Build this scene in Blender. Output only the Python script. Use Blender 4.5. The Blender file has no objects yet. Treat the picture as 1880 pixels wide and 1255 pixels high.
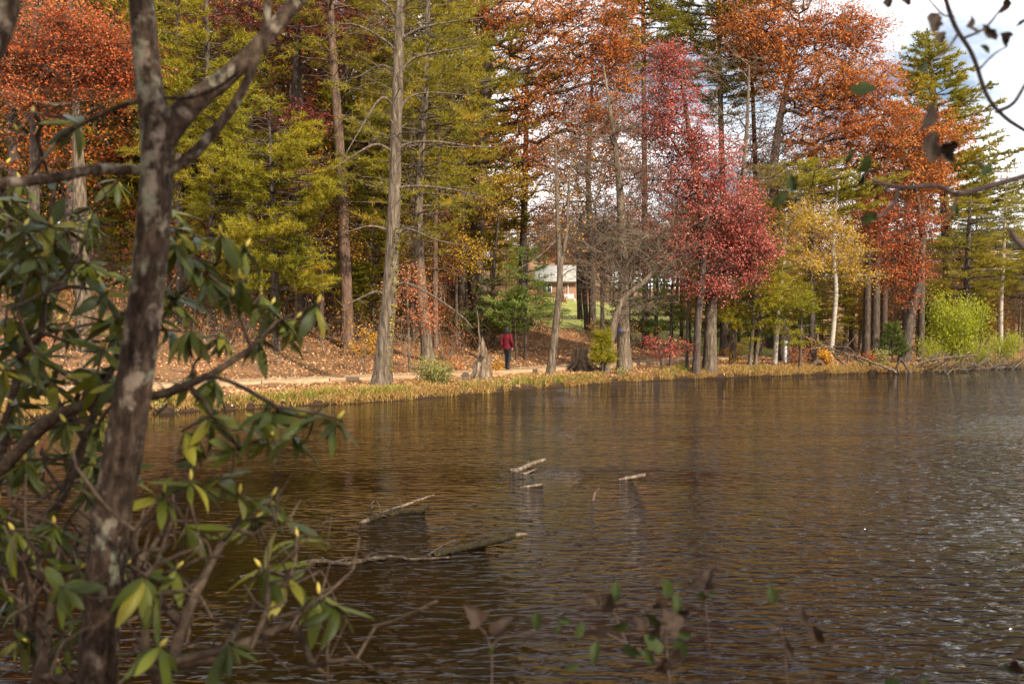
import bpy, math, random
import numpy as np
from mathutils import Vector, Matrix, Euler

R = math.radians
SC = bpy.context.scene
COL = SC.collection
RNG = np.random.default_rng(11)
random.seed(5)

# ------------------------------------------------------------------ camera
CAMZ = 2.36
FPX, CX, CY, HOR = 1827.8, 940.0, 627.5, 595.0
PITCH = math.atan((CY - HOR) / FPX)
cam_d = bpy.data.cameras.new('camera')
cam_d.lens = 35.0; cam_d.sensor_width = 36.0
cam_d.clip_start = 0.05; cam_d.clip_end = 3000
cam_d.dof.use_dof = True; cam_d.dof.focus_distance = 40.0; cam_d.dof.aperture_fstop = 4.0
cam = bpy.data.objects.new('camera', cam_d); COL.objects.link(cam)
cam.location = (0, 0, CAMZ); cam.rotation_euler = (R(90) - PITCH, 0, 0)
SC.camera = cam

# ------------------------------------------------------------------ sky and sun
SUN_DIR = Vector((0.62, -0.78, 0.0)).normalized()
SUN_EL = R(34)
SUN_VEC = Vector((SUN_DIR.x * math.cos(SUN_EL), SUN_DIR.y * math.cos(SUN_EL), math.sin(SUN_EL)))
world = bpy.data.worlds.new('World'); SC.world = world; world.use_nodes = True
wn, wl = world.node_tree.nodes, world.node_tree.links
wn.clear()
w_out = wn.new('ShaderNodeOutputWorld'); w_bg = wn.new('ShaderNodeBackground')
w_sky = wn.new('ShaderNodeTexSky'); w_sky.sky_type = 'NISHITA'; w_sky.sun_disc = False
w_sky.sun_elevation = SUN_EL; w_sky.sun_rotation = math.atan2(SUN_DIR.x, SUN_DIR.y)
w_tc = wn.new('ShaderNodeTexCoord'); w_sep = wn.new('ShaderNodeSeparateXYZ')
wl.new(w_tc.outputs['Generated'], w_sep.inputs[0])
w_add = wn.new('ShaderNodeMath'); w_add.operation = 'ADD'; w_add.inputs[1].default_value = 0.22
w_max = wn.new('ShaderNodeMath'); w_max.operation = 'MAXIMUM'; w_max.inputs[1].default_value = 0.05
wl.new(w_sep.outputs['Z'], w_add.inputs[0]); wl.new(w_add.outputs[0], w_max.inputs[0])
w_div = wn.new('ShaderNodeVectorMath'); w_div.operation = 'DIVIDE'
w_cmb = wn.new('ShaderNodeCombineXYZ')
for i in range(3): wl.new(w_max.outputs[0], w_cmb.inputs[i])
wl.new(w_tc.outputs['Generated'], w_div.inputs[0]); wl.new(w_cmb.outputs[0], w_div.inputs[1])
w_n = wn.new('ShaderNodeTexNoise'); w_n.inputs['Scale'].default_value = 1.35
w_n.inputs['Detail'].default_value = 7; w_n.inputs['Roughness'].default_value = 0.55
w_of = wn.new('ShaderNodeVectorMath'); w_of.operation = 'ADD'; w_of.inputs[1].default_value = (3, 1, 0)
wl.new(w_div.outputs[0], w_of.inputs[0]); wl.new(w_of.outputs[0], w_n.inputs['Vector'])
w_r = wn.new('ShaderNodeValToRGB')
w_r.color_ramp.elements[0].position = 0.36; w_r.color_ramp.elements[0].color = (0, 0, 0, 1)
w_r.color_ramp.elements[1].position = 0.56; w_r.color_ramp.elements[1].color = (1, 1, 1, 1)
wl.new(w_n.outputs['Fac'], w_r.inputs[0])
w_sc = wn.new('ShaderNodeVectorMath'); w_sc.operation = 'SCALE'; w_sc.inputs['Scale'].default_value = 0.085
wl.new(w_sky.outputs[0], w_sc.inputs[0])
w_mix = wn.new('ShaderNodeMix'); w_mix.data_type = 'RGBA'
wl.new(w_r.outputs[0], w_mix.inputs['Factor']); wl.new(w_sc.outputs[0], w_mix.inputs['A'])
w_mix.inputs['B'].default_value = (1.45, 1.44, 1.44, 1)
wl.new(w_mix.outputs['Result'], w_bg.inputs[0]); w_bg.inputs[1].default_value = 1.0
wl.new(w_bg.outputs[0], w_out.inputs[0])

sun_d = bpy.data.lights.new('sun', 'SUN'); sun_d.energy = 4.4; sun_d.angle = R(0.6); sun_d.color = (1.0, 0.87, 0.68)
sun = bpy.data.objects.new('sun', sun_d); COL.objects.link(sun)
sun.rotation_euler = SUN_VEC.to_track_quat('Z', 'Y').to_euler()
vs = SC.view_settings
vs.view_transform = 'Standard'; vs.look = 'None'; vs.exposure = 0.78; vs.gamma = 1.0; vs.use_curve_mapping = False
SC.render.engine = 'CYCLES'
SC.cycles.max_bounces = 5; SC.cycles.diffuse_bounces = 3; SC.cycles.glossy_bounces = 3
SC.cycles.transmission_bounces = 3; SC.cycles.caustics_reflective = False; SC.cycles.caustics_refractive = False

# ------------------------------------------------------------------ picture <-> place
_cp, _sp = math.cos(PITCH), math.sin(PITCH)
def ray(px, py):
    u, v = (px - CX) / FPX, (CY - py) / FPX
    return np.array([u, _cp + v * _sp, -_sp + v * _cp])
def at(px, py, Y):
    """the point at depth Y that is seen at (px, py)"""
    d = ray(px, py); p = d / d[1] * Y
    return np.array([p[0], p[1], p[2] + CAMZ])
def on_water(px, py, z=0.0):
    d = ray(px, py); t = (z - CAMZ) / d[2]
    return np.array([d[0] * t, d[1] * t, z])
def pxm(w, Y): return w / FPX * Y       # a width in picture pixels as metres at depth Y

# ------------------------------------------------------------------ terrain
_sh = [(-120, 2), (-60, 13), (-30, 20.5)] + [tuple(on_water(a, b)[:2]) for a, b in
      [(0, 772), (200, 765), (420, 751), (600, 743), (760, 733), (930, 718), (1100, 704), (1250, 695), (1400, 690), (1500, 686), (1700, 682), (1880, 673)]] + [(45, 64), (80, 76), (400, 130)]
_shx = np.array([p[0] for p in _sh]); _shy = np.array([p[1] for p in _sh])
_pa = [(-120, 5), (-60, 16), (-30, 23)] + [((px - CX) / FPX * Y, Y) for px, Y in
      [(0, 27.2), (100, 28.6), (400, 31.9), (600, 34.3), (800, 37.4), (930, 40.2), (1050, 43.8), (1200, 50), (1300, 55), (1500, 62), (1880, 72)]] + [(60, 85), (400, 170)]
_pax = np.array([p[0] for p in _pa]); _pay = np.array([p[1] for p in _pa])
def Ys(x): return np.interp(x, _shx, _shy) + 0.16 * np.sin(np.asarray(x) * 1.9) + 0.1 * np.sin(np.asarray(x) * 4.3 + 1)
def Yp(x): return np.interp(x, _pax, _pay)
def sstep(a, b, x):
    t = np.clip((x - a) / (b - a), 0, 1); return t * t * (3 - 2 * t)
def height(x, y):
    x = np.asarray(x, float); y = np.asarray(y, float)
    u = (y - Ys(x)) * 0.75; v = (y - Yp(x)) * 0.75
    up = np.maximum(u, 0)
    zb = np.where(u > 0, 0.34 * (1 - np.exp(-up / 0.3)) + 0.008 * up, -0.9 * (1 - np.exp(np.minimum(u, 0) / 1.2)))
    z = zb + (0.5 - np.minimum(zb, 0.5)) * sstep(-1.05, -0.85, v)
    k = np.interp(x, [-40, 5, 10, 18, 30, 60], [0.165, 0.165, 0.16, 0.08, 0.03, 0.03])
    k2 = np.interp(x, [-40, -8, 2, 14, 30, 80], [0.03, 0.03, 0.062, 0.062, 0.04, 0.06])
    w = np.maximum(v - 0.95, 0)
    z = z + k * np.minimum(w, 12) + k2 * np.clip(w - 12, 0, 90)
    bump = 0.06 * np.sin(x * 1.3 + 0.7 * y) + 0.05 * np.sin(y * 1.7 - 0.4 * x) + 0.03 * np.sin(3.1 * x + 2.3 * y)
    z = z + bump * sstep(1.5, 5, v) + bump * 0.35 * sstep(0.2, 1.0, u) * (1 - sstep(-1.4, -1.0, v))
    yn = 4.0 + 0.25 * np.sin(x * 0.8) - 0.02 * x
    zn = 0.82 - 1.7 * sstep(-0.4, 1.2, y - yn)
    hk = np.interp(x, [-60, -9, -4, 15, 24, 90], [0.17, 0.17, 0, 0, 0.06, 0.10])
    z = z + hk * np.clip(v - 38, 0, 80) + 0.17 * np.clip(v - 68, 0, 70) * (hk < 0.02)
    return np.where(y < 8, zn, z)
def H(x, y): return float(height(x, y))
def ground(px, Y):
    x = (px - CX) / FPX * Y
    return np.array([x, Y, H(x, Y)])

# ------------------------------------------------------------------ materials
def new_mat(name):
    m = bpy.data.materials.new(name); m.use_nodes = True
    n = m.node_tree.nodes; l = m.node_tree.links
    return m, n, l, n['Principled BSDF']
def ramp(n, cols, pos=None, interp='LINEAR'):
    r = n.new('ShaderNodeValToRGB'); e = r.color_ramp; e.interpolation = interp
    k = len(cols); pos = pos or [i / max(1, k - 1) for i in range(k)]
    while len(e.elements) < k: e.elements.new(0.5)
    for i in range(k):
        e.elements[i].position = pos[i]; e.elements[i].color = (*cols[i], 1)
    return r
def leaf_mat(name, cols, transl=0.35, rough=0.55, spec=0.25):
    m, n, l, b = new_mat(name)
    a = n.new('ShaderNodeAttribute'); a.attribute_name = 'rnd'
    r = ramp(n, cols)
    l.new(a.outputs['Fac'], r.inputs[0])
    b.inputs['Roughness'].default_value = rough
    b.inputs['Specular IOR Level'].default_value = spec
    l.new(r.outputs[0], b.inputs['Base Color'])
    t = n.new('ShaderNodeBsdfTranslucent'); mx = n.new('ShaderNodeMixShader'); mx.inputs[0].default_value = transl
    l.new(r.outputs[0], t.inputs[0]); l.new(b.outputs[0], mx.inputs[1]); l.new(t.outputs[0], mx.inputs[2])
    l.new(mx.outputs[0], n['Material Output'].inputs[0])
    return m
def noise_mat(name, cols, scale=(8, 8, 2), detail=6, rough=0.85, bump=0.02, pos=None, coord='Object', spec=0.2, dist=0.5):
    m, n, l, b = new_mat(name)
    tc = n.new('ShaderNodeTexCoord'); mp = n.new('ShaderNodeMapping'); mp.inputs['Scale'].default_value = scale
    l.new(tc.outputs[coord], mp.inputs[0])
    t = n.new('ShaderNodeTexNoise'); t.inputs['Scale'].default_value = 1; t.inputs['Detail'].default_value = detail
    t.inputs['Roughness'].default_value = 0.65; t.inputs['Distortion'].default_value = dist
    l.new(mp.outputs[0], t.inputs['Vector'])
    r = ramp(n, cols, pos or [0.3 + 0.4 * i / max(1, len(cols) - 1) for i in range(len(cols))])
    l.new(t.outputs['Fac'], r.inputs[0]); l.new(r.outputs[0], b.inputs['Base Color'])
    b.inputs['Roughness'].default_value = rough; b.inputs['Specular IOR Level'].default_value = spec
    if bump:
        bp = n.new('ShaderNodeBump'); bp.inputs['Distance'].default_value = bump; bp.inputs['Strength'].default_value = 1
        l.new(t.outputs['Fac'], bp.inputs['Height']); l.new(bp.outputs[0], b.inputs['Normal'])
    return m
M = {}
M['bark_grey'] = noise_mat('bark_grey', [(0.03, 0.022, 0.015), (0.12, 0.088, 0.06), (0.24, 0.19, 0.135)], (11, 11, 2.2), bump=0.09)
M['bark_tan'] = noise_mat('bark_tan', [(0.04, 0.028, 0.02), (0.15, 0.11, 0.075), (0.29, 0.225, 0.16)], (12, 12, 2.4), bump=0.08)
M['bark_red'] = noise_mat('bark_red', [(0.045, 0.028, 0.02), (0.13, 0.08, 0.055), (0.23, 0.155, 0.11)], (9, 9, 2), bump=0.09)
M['bark_dark'] = noise_mat('bark_dark', [(0.03, 0.022, 0.018), (0.075, 0.055, 0.042), (0.15, 0.115, 0.09)], (12, 12, 3), bump=0.03)
M['bark_birch'] = noise_mat('bark_birch', [(0.09, 0.07, 0.055), (0.34, 0.29, 0.23), (0.46, 0.41, 0.34)], (5, 5, 12), bump=0.01, pos=[0.33, 0.43, 0.7])
M['twig'] = noise_mat('twig', [(0.10, 0.075, 0.055), (0.26, 0.21, 0.16)], (4, 4, 4), bump=0)
M['dead_wood'] = noise_mat('dead_wood', [(0.03, 0.02, 0.013), (0.13, 0.09, 0.06), (0.27, 0.21, 0.15)], (14, 14, 3), bump=0.03)
M['stump_wood'] = noise_mat('stump_wood', [(0.03, 0.02, 0.012), (0.10, 0.065, 0.04), (0.20, 0.14, 0.09)], (14, 14, 2), bump=0.05)
LM = {}
LM['orange'] = leaf_mat('leaf_orange', [(0.28, 0.07, 0.016), (0.48, 0.125, 0.020), (0.58, 0.19, 0.032), (0.64, 0.33, 0.09)], 0.4)
LM['rust'] = leaf_mat('leaf_rust', [(0.17, 0.05, 0.02), (0.28, 0.085, 0.03), (0.38, 0.14, 0.05)])
LM['redoak'] = leaf_mat('leaf_red_oak', [(0.26, 0.05, 0.018), (0.46, 0.085, 0.024), (0.56, 0.15, 0.04), (0.58, 0.27, 0.08)], 0.4)
LM['crimson'] = leaf_mat('leaf_crimson', [(0.20, 0.03, 0.022), (0.38, 0.06, 0.045), (0.53, 0.125, 0.09), (0.64, 0.30, 0.22)], 0.32)
LM['yellow'] = leaf_mat('leaf_yellow', [(0.40, 0.22, 0.012), (0.55, 0.33, 0.02), (0.62, 0.42, 0.04)], 0.45)
LM['gold'] = leaf_mat('leaf_gold', [(0.48, 0.19, 0.018), (0.60, 0.31, 0.025), (0.68, 0.42, 0.05)], 0.45)
LM['peach'] = leaf_mat('leaf_peach', [(0.40, 0.11, 0.045), (0.55, 0.20, 0.08), (0.6, 0.30, 0.12)], 0.4)
LM['brown'] = leaf_mat('leaf_brown', [(0.12, 0.06, 0.03), (0.2, 0.10, 0.05), (0.3, 0.16, 0.085)])
LM['pine_olive'] = leaf_mat('needle_olive', [(0.12, 0.12, 0.012), (0.24, 0.215, 0.018), (0.37, 0.29, 0.024), (0.50, 0.28, 0.03)], 0.45)
LM['pine_yellow'] = leaf_mat('needle_yellow', [(0.15, 0.155, 0.013), (0.27, 0.25, 0.018), (0.40, 0.33, 0.024), (0.54, 0.32, 0.03)], 0.42)
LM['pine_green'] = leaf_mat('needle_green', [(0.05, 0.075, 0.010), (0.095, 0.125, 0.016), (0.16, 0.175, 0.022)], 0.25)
LM['pine_bright'] = leaf_mat('needle_bright', [(0.22, 0.31, 0.05), (0.32, 0.42, 0.08), (0.44, 0.52, 0.12)], 0.5)
LM['willow'] = leaf_mat('leaf_willow', [(0.20, 0.24, 0.015), (0.34, 0.36, 0.02), (0.45, 0.42, 0.03)], 0.4)
LM['bush'] = leaf_mat('leaf_bush', [(0.10, 0.14, 0.025), (0.20, 0.22, 0.05), (0.36, 0.33, 0.12), (0.4, 0.22, 0.06)], 0.3)
LM['litter'] = leaf_mat('leaf_litter', [(0.14, 0.06, 0.026), (0.28, 0.125, 0.05), (0.40, 0.22, 0.10), (0.52, 0.34, 0.18), (0.32, 0.11, 0.045)], 0.1)
LM['drygrass'] = leaf_mat('grass_dry', [(0.24, 0.19, 0.04), (0.40, 0.24, 0.07), (0.50, 0.33, 0.12), (0.34, 0.15, 0.05)], 0.3)
LM['freshgrass'] = leaf_mat('grass_fresh', [(0.13, 0.16, 0.02), (0.24, 0.25, 0.03), (0.36, 0.32, 0.05)], 0.3)

# ------------------------------------------------------------------ mesh helpers
class Geo:
    def __init__(s): s.v = []; s.f = []; s.n = 0; s.r = []
    def add(s, verts, faces, rnd=None):
        verts = np.asarray(verts, float).reshape(-1, 3); faces = np.asarray(faces, int)
        s.v.append(verts); s.f.append(faces + s.n); s.n += len(verts)
        s.r.append(np.full(len(faces), 0.5) if rnd is None else np.asarray(rnd, float))
    def mesh(s, name, mat, origin=(0, 0, 0), smooth=True):
        me = bpy.data.meshes.new(name)
        if s.v:
            V = np.concatenate(s.v) - np.asarray(origin)
            loops = np.concatenate([f.ravel() for f in s.f])
            cnt = np.concatenate([np.full(len(f), f.shape[1]) for f in s.f])
            st = np.concatenate([[0], np.cumsum(cnt)[:-1]])
            me.vertices.add(len(V)); me.vertices.foreach_set('co', V.astype(np.float32).ravel())
            me.loops.add(len(loops)); me.loops.foreach_set('vertex_index', loops.astype(np.int32))
            me.polygons.add(len(cnt)); me.polygons.foreach_set('loop_start', st.astype(np.int32))
            me.polygons.foreach_set('loop_total', cnt.astype(np.int32))
            if smooth: me.polygons.foreach_set('use_smooth', np.ones(len(cnt), bool))
            a = me.attributes.new('rnd', 'FLOAT', 'FACE'); a.data.foreach_set('value', np.concatenate(s.r).astype(np.float32))
            me.update(calc_edges=True)
        me.materials.append(mat)
        return me
    def obj(s, name, mat, parent=None, origin=(0, 0, 0), smooth=True, loc=None):
        o = bpy.data.objects.new(name, s.mesh(name, mat, origin, smooth)); COL.objects.link(o)
        if parent is not None: o.parent = parent
        if loc is not None: o.location = loc
        return o
def tag(o, label=None, cat=None, group=None, kind=None):
    if label: o['label'] = label
    if cat: o['category'] = cat
    if group: o['group'] = group
    if kind: o['kind'] = kind
    return o
def empty(name, loc=(0, 0, 0), rz=0.0, scale=1.0):
    o = bpy.data.objects.new(name, None); COL.objects.link(o)
    o.location = loc; o.rotation_euler = (0, 0, rz); o.scale = (scale,) * 3; o.empty_display_size = 0.2
    return o
def unit(a): return a / (np.linalg.norm(a, axis=-1, keepdims=True) + 1e-9)
def catmull(pts, n):
    P = np.asarray(pts, float)
    if len(P) < 3:
        t = np.linspace(0, 1, n)[:, None]; return P[0] + (P[-1] - P[0]) * t
    ext = np.vstack([2 * P[0] - P[1], P, 2 * P[-1] - P[-2]])
    tt = np.linspace(0, len(P) - 1, n); out = []
    for t in tt:
        i = min(int(t), len(P) - 2); f = t - i
        p0, p1, p2, p3 = ext[i:i + 4]
        out.append(0.5 * ((2 * p1) + (-p0 + p2) * f + (2 * p0 - 5 * p1 + 4 * p2 - p3) * f ** 2 + (-p0 + 3 * p1 - 3 * p2 + p3) * f ** 3))
    return np.array(out)
def tube(geo, pts, rad, sides=8, rough=0.0, rng=RNG, cap=True, rnd=0.5):
    P = np.asarray(pts, float); r = np.broadcast_to(np.asarray(rad, float), (len(P),))
    T = unit(np.gradient(P, axis=0))
    ref = np.array([0, 1, 0.1]) if abs(T[0][2]) > 0.8 else np.array([0, 0, 1.0])
    N = np.zeros_like(P); n = unit(np.cross(T[0], ref))
    for i in range(len(P)):
        n = unit(n - T[i] * np.dot(n, T[i])); N[i] = n
    B = np.cross(T, N)
    a = np.arange(sides) / sides * 2 * np.pi
    rr = r[:, None] * np.ones((1, sides))
    if rough:
        ph = rng.uniform(0, 6.28, 4)
        rr = rr * (1 + rough * (np.sin(a * 3 + ph[0])[None] * 0.5 + rng.normal(0, 0.5, rr.shape) * 0.6 + np.sin(a * 2 + ph[1])[None] * 0.5))
    V = P[:, None] + rr[..., None] * (np.cos(a)[None, :, None] * N[:, None] + np.sin(a)[None, :, None] * B[:, None])
    i0 = np.arange(len(P) - 1)[:, None] * sides; j = np.arange(sides)[None]; j2 = (j + 1) % sides
    F = np.stack([i0 + j, i0 + j2, i0 + sides + j2, i0 + sides + j], -1).reshape(-1, 4)
    geo.add(V.reshape(-1, 3), F, np.full(len(F), rnd))
    if cap:
        for k in (0, len(P) - 1):
            c = np.vstack([P[k], V[k]]); jj = np.arange(sides)
            tri = np.stack([np.zeros(sides, int), 1 + jj, 1 + (jj + 1) % sides], -1)
            geo.add(c, tri, np.full(sides, rnd))
def segs(geo, A, B, ra, rb, sides=4, rnd=None):
    """many separate tapered segments at once"""
    A = np.asarray(A, float).reshape(-1, 3); B = np.asarray(B, float).reshape(-1, 3)
    if not len(A): return
    ra = np.broadcast_to(ra, (len(A),)); rb = np.broadcast_to(rb, (len(A),))
    T = unit(B - A); ref = np.where(np.abs(T[:, 2:3]) > 0.9, np.array([[1., 0, 0]]), np.array([[0, 0, 1.]]))
    N = unit(np.cross(T, ref)); Bn = np.cross(T, N)
    a = np.arange(sides) / sides * 2 * np.pi
    ring = np.cos(a)[None, :, None] * N[:, None] + np.sin(a)[None, :, None] * Bn[:, None]
    V = np.concatenate([A[:, None] + ra[:, None, None] * ring, B[:, None] + rb[:, None, None] * ring], 1)
    base = (np.arange(len(A)) * 2 * sides)[:, None]; j = np.arange(sides)[None]; j2 = (j + 1) % sides
    F = np.stack([base + j, base + j2, base + sides + j2, base + sides + j], -1).reshape(-1, 4)
    geo.add(V.reshape(-1, 3), F)
def leaves(geo, P, L, W, rng, bias=(0.2, -0.3, 0.5), rnd=None, tdir=None):
    """one folded diamond per leaf"""
    n = len(P)
    if n == 0: return
    nr = unit(rng.normal(size=(n, 3)) + np.asarray(bias))
    t = rng.normal(size=(n, 3)) if tdir is None else tdir + rng.normal(size=(n, 3)) * 0.5
    t = unit(t - nr * np.sum(t * nr, 1, keepdims=True)); b = np.cross(nr, t)
    L = np.broadcast_to(L, (n,))[:, None] * rng.uniform(0.7, 1.25, (n, 1)); W = np.broadcast_to(W, (n,))[:, None] * rng.uniform(0.75, 1.2, (n, 1))
    V = np.stack([P - t * L * .5, P + b * W * .5 + nr * W * .12, P + t * L * .5, P - b * W * .5 + nr * W * .12], 1)
    F = np.arange(n * 4).reshape(n, 4)
    geo.add(V.reshape(-1, 3), F, rng.uniform(0, 1, n) if rnd is None else rnd)
def needles(geo, P, D, K, L, W, rng, spread=0.85, rnd=None):
    n = len(P)
    if n == 0: return
    P = np.repeat(P, K, 0); D = np.repeat(D, K, 0)
    d = unit(D + rng.normal(size=P.shape) * spread)
    s = unit(np.cross(d, rng.normal(size=P.shape)))
    L = L * rng.uniform(0.7, 1.2, (len(P), 1))
    V = np.stack([P - s * W, P + s * W, P + d * L], 1)
    r = rng.uniform(0, 1, n) * 0.6 if rnd is None else rnd
    geo.add(V.reshape(-1, 3), np.arange(len(P) * 3).reshape(-1, 3), np.clip(np.repeat(r, K) + rng.uniform(-.05, .4, len(P)), 0, 1))
class Waves:
    def __init__(s, rng, lo, hi, n=9):
        k = unit(rng.normal(size=(n, 3))) * (2 * np.pi / rng.uniform(lo, hi, (n, 1))); s.k = k; s.p = rng.uniform(0, 6.28, n)
    def __call__(s, P): return np.sin(P @ s.k.T + s.p).sum(1) / math.sqrt(len(s.p))

# ------------------------------------------------------------------ tree builders
def ellipsoid_points(els, rng, gap=0.0, lo=1.0, hi=3.0):
    out = []; w = Waves(rng, lo, hi)
    for (c, r, n) in els:
        c = np.asarray(c, float); r = np.asarray(r, float); got = 0
        for _ in range(30):
            q = unit(rng.normal(size=(n * 2, 3))) * rng.uniform(0, 1, (n * 2, 1)) ** 0.42
            q = c + q * r * (1 + 0.14 * w((c + q * r) * 1.7)[:, None])
            q = q[w(q) > gap - 0.9]
            out.append(q[:n - got]); got += len(out[-1])
            if got >= n: break
    return np.concatenate(out) if out else np.zeros((0, 3))
def skeleton(trunk, clusters, rng, zmin=-1e9, seg=0.7, wander=0.10, lift=0.10):
    trunk = np.asarray(trunk, float); nt = len(trunk)
    cap = nt + len(clusters) * 14 + 10
    P = np.zeros((cap, 3)); par = np.full(cap, -1); plen = np.zeros(cap); pen = np.zeros(cap)
    P[:nt] = trunk; par[1:nt] = np.arange(nt - 1)
    pen[:nt] = np.where(trunk[:, 2] < zmin, 100, 0)
    plen[:nt] = np.linspace(0, 1.0, nt)
    n = nt; tips = []
    d0 = np.min(np.linalg.norm(clusters[:, None] - trunk[None], axis=2), axis=1)
    for p in clusters[np.argsort(d0 + rng.uniform(0, 0.6, len(d0)))]:
        dv = p - P[:n]; d = np.linalg.norm(dv, axis=1)
        cost = d + np.maximum(0, -dv[:, 2] + 0.15 * d) * 0.7 + 0.22 * plen[:n] + pen[:n]
        i = int(np.argmin(cost)); L = d[i]; k = min(12, max(1, int(math.ceil(L / seg))))
        mid = (P[i] + p) * .5 + rng.normal(0, wander * L, 3) + np.array([0, 0, lift * L])
        prev = i
        for j in range(1, k + 1):
            t = j / k
            q = (1 - t) ** 2 * P[i] + 2 * t * (1 - t) * mid + t * t * p
            if j < k: q = q + rng.normal(0, 0.04 * min(L, 1.5), 3)
            P[n] = q; par[n] = prev; plen[n] = plen[prev] + L / k; prev = n; n += 1
        tips.append(prev)
    P = P[:n]; par = par[:n]
    cnt = np.zeros(n)
    for t in tips: cnt[t] += 1
    for i in range(n - 1, nt - 1, -1): cnt[par[i]] += cnt[i]
    return P, par, cnt, np.array(tips, int), nt
def deciduous(wood, crown, trunk, trad, els, rng, zmin, leaf=0.12, per=40, spread=0.34, rtip=0.012, twigs=4, twlen=1.0,
              gap=0.0, sides=10, fallback=None, rexp=0.44, lw=0.62, flat=0.75, bias=(0.35, -0.4, 0.9), lift=0.1, seg=0.7, lo=1.0, hi=3.0, keep=1.0):
    if per > 6: leaf *= .86; per = int(per * 1.15)
    T = catmull(trunk, max(8, 3 * len(trunk))); tr = np.interp(np.linspace(0, 1, len(T)), np.linspace(0, 1, len(trad)), trad)
    C = ellipsoid_points(els, rng, gap, lo, hi)
    tt = T.copy(); rr = tr.copy()
    if len(rr) > 2: rr[0] *= 1.2; rr[1] *= 1.04
    tt = np.vstack([tt[0] - np.array([0, 0, 0.4]), tt]); rr = np.concatenate([[rr[0] * 1.15], rr])
    tube(wood, tt, rr, sides, 0.05, rng)
    if not len(C): return C
    P, par, cnt, tips, nt = skeleton(T, C, rng, zmin, lift=lift, seg=seg)
    r = rtip * np.maximum(cnt, 1) ** rexp
    for i in range(nt, len(P)): r[i] = min(r[i], (tr[par[i]] * 0.75 if par[i] < nt else r[par[i]]))
    idx = np.arange(nt, len(P)); pa = par[idx]
    rs = np.where(pa < nt, r[idx] * 1.25, np.minimum(r[np.maximum(pa, 0)], r[idx] * 1.5))
    big = r[idx] > 0.035
    segs(wood, P[pa[big]], P[idx[big]], rs[big], r[idx[big]], 6)
    segs(wood, P[pa[~big]], P[idx[~big]], rs[~big], r[idx[~big]], 3)
    tp = P[tips]; out = unit(tp - P[par[tips]])
    starts, ends = [], []
    leafy = per > 6
    for k in range(twigs + (2 if leafy else 0)):
        d = unit(out * 0.55 + rng.normal(size=tp.shape) * np.array([.9, .9, .5]))
        l = twlen * rng.uniform(0.35, 1.2, (len(tp), 1))
        if leafy:
            e = tp + d * l - np.array([0, 0, 1.]) * l * l * .12; segs(wood, tp, e, rtip * .6, rtip * .25, 3)
        else:
            m = tp + d * l * .5 + rng.normal(0, .04, tp.shape); e = m + unit(d + rng.normal(size=tp.shape) * .35) * l * .5
            segs(wood, tp, m, rtip * .75, rtip * .5, 3); segs(wood, m, e, rtip * .5, rtip * .25, 3)
        starts.append(tp); ends.append(e)
    if per > 0:
        S0 = np.stack(starts, 1); S1 = np.stack(ends, 1); n = len(tp); wv = Waves(rng, 1.5, 5.0)
        k = rng.integers(0, S0.shape[1], (n, per)); ii = np.arange(n)[:, None]; u = rng.uniform(.12, 1.04, (n, per, 1))
        amt = rng.uniform(0.35, 1.0, (n, 1)) ** 0.7; keepm = rng.uniform(size=(n, per)) < amt
        L = S0[ii, k] * (1 - u) + S1[ii, k] * u + rng.normal(size=(n, per, 3)) * np.array([spread, spread, spread * flat]) * 0.3
        cr = rng.uniform(-0.18, 0.18, (n, 1)) + .14 * wv(tp)[:, None] + rng.uniform(0.18, 0.82, (n, per))
        L = L[keepm]; cr = np.clip(cr[keepm], 0, 1)
        if keep < 1: s = rng.uniform(size=len(L)) < keep; L = L[s]; cr = cr[s]
        leaves(crown, L, leaf, leaf * lw, rng, bias, cr)
    return C
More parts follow.
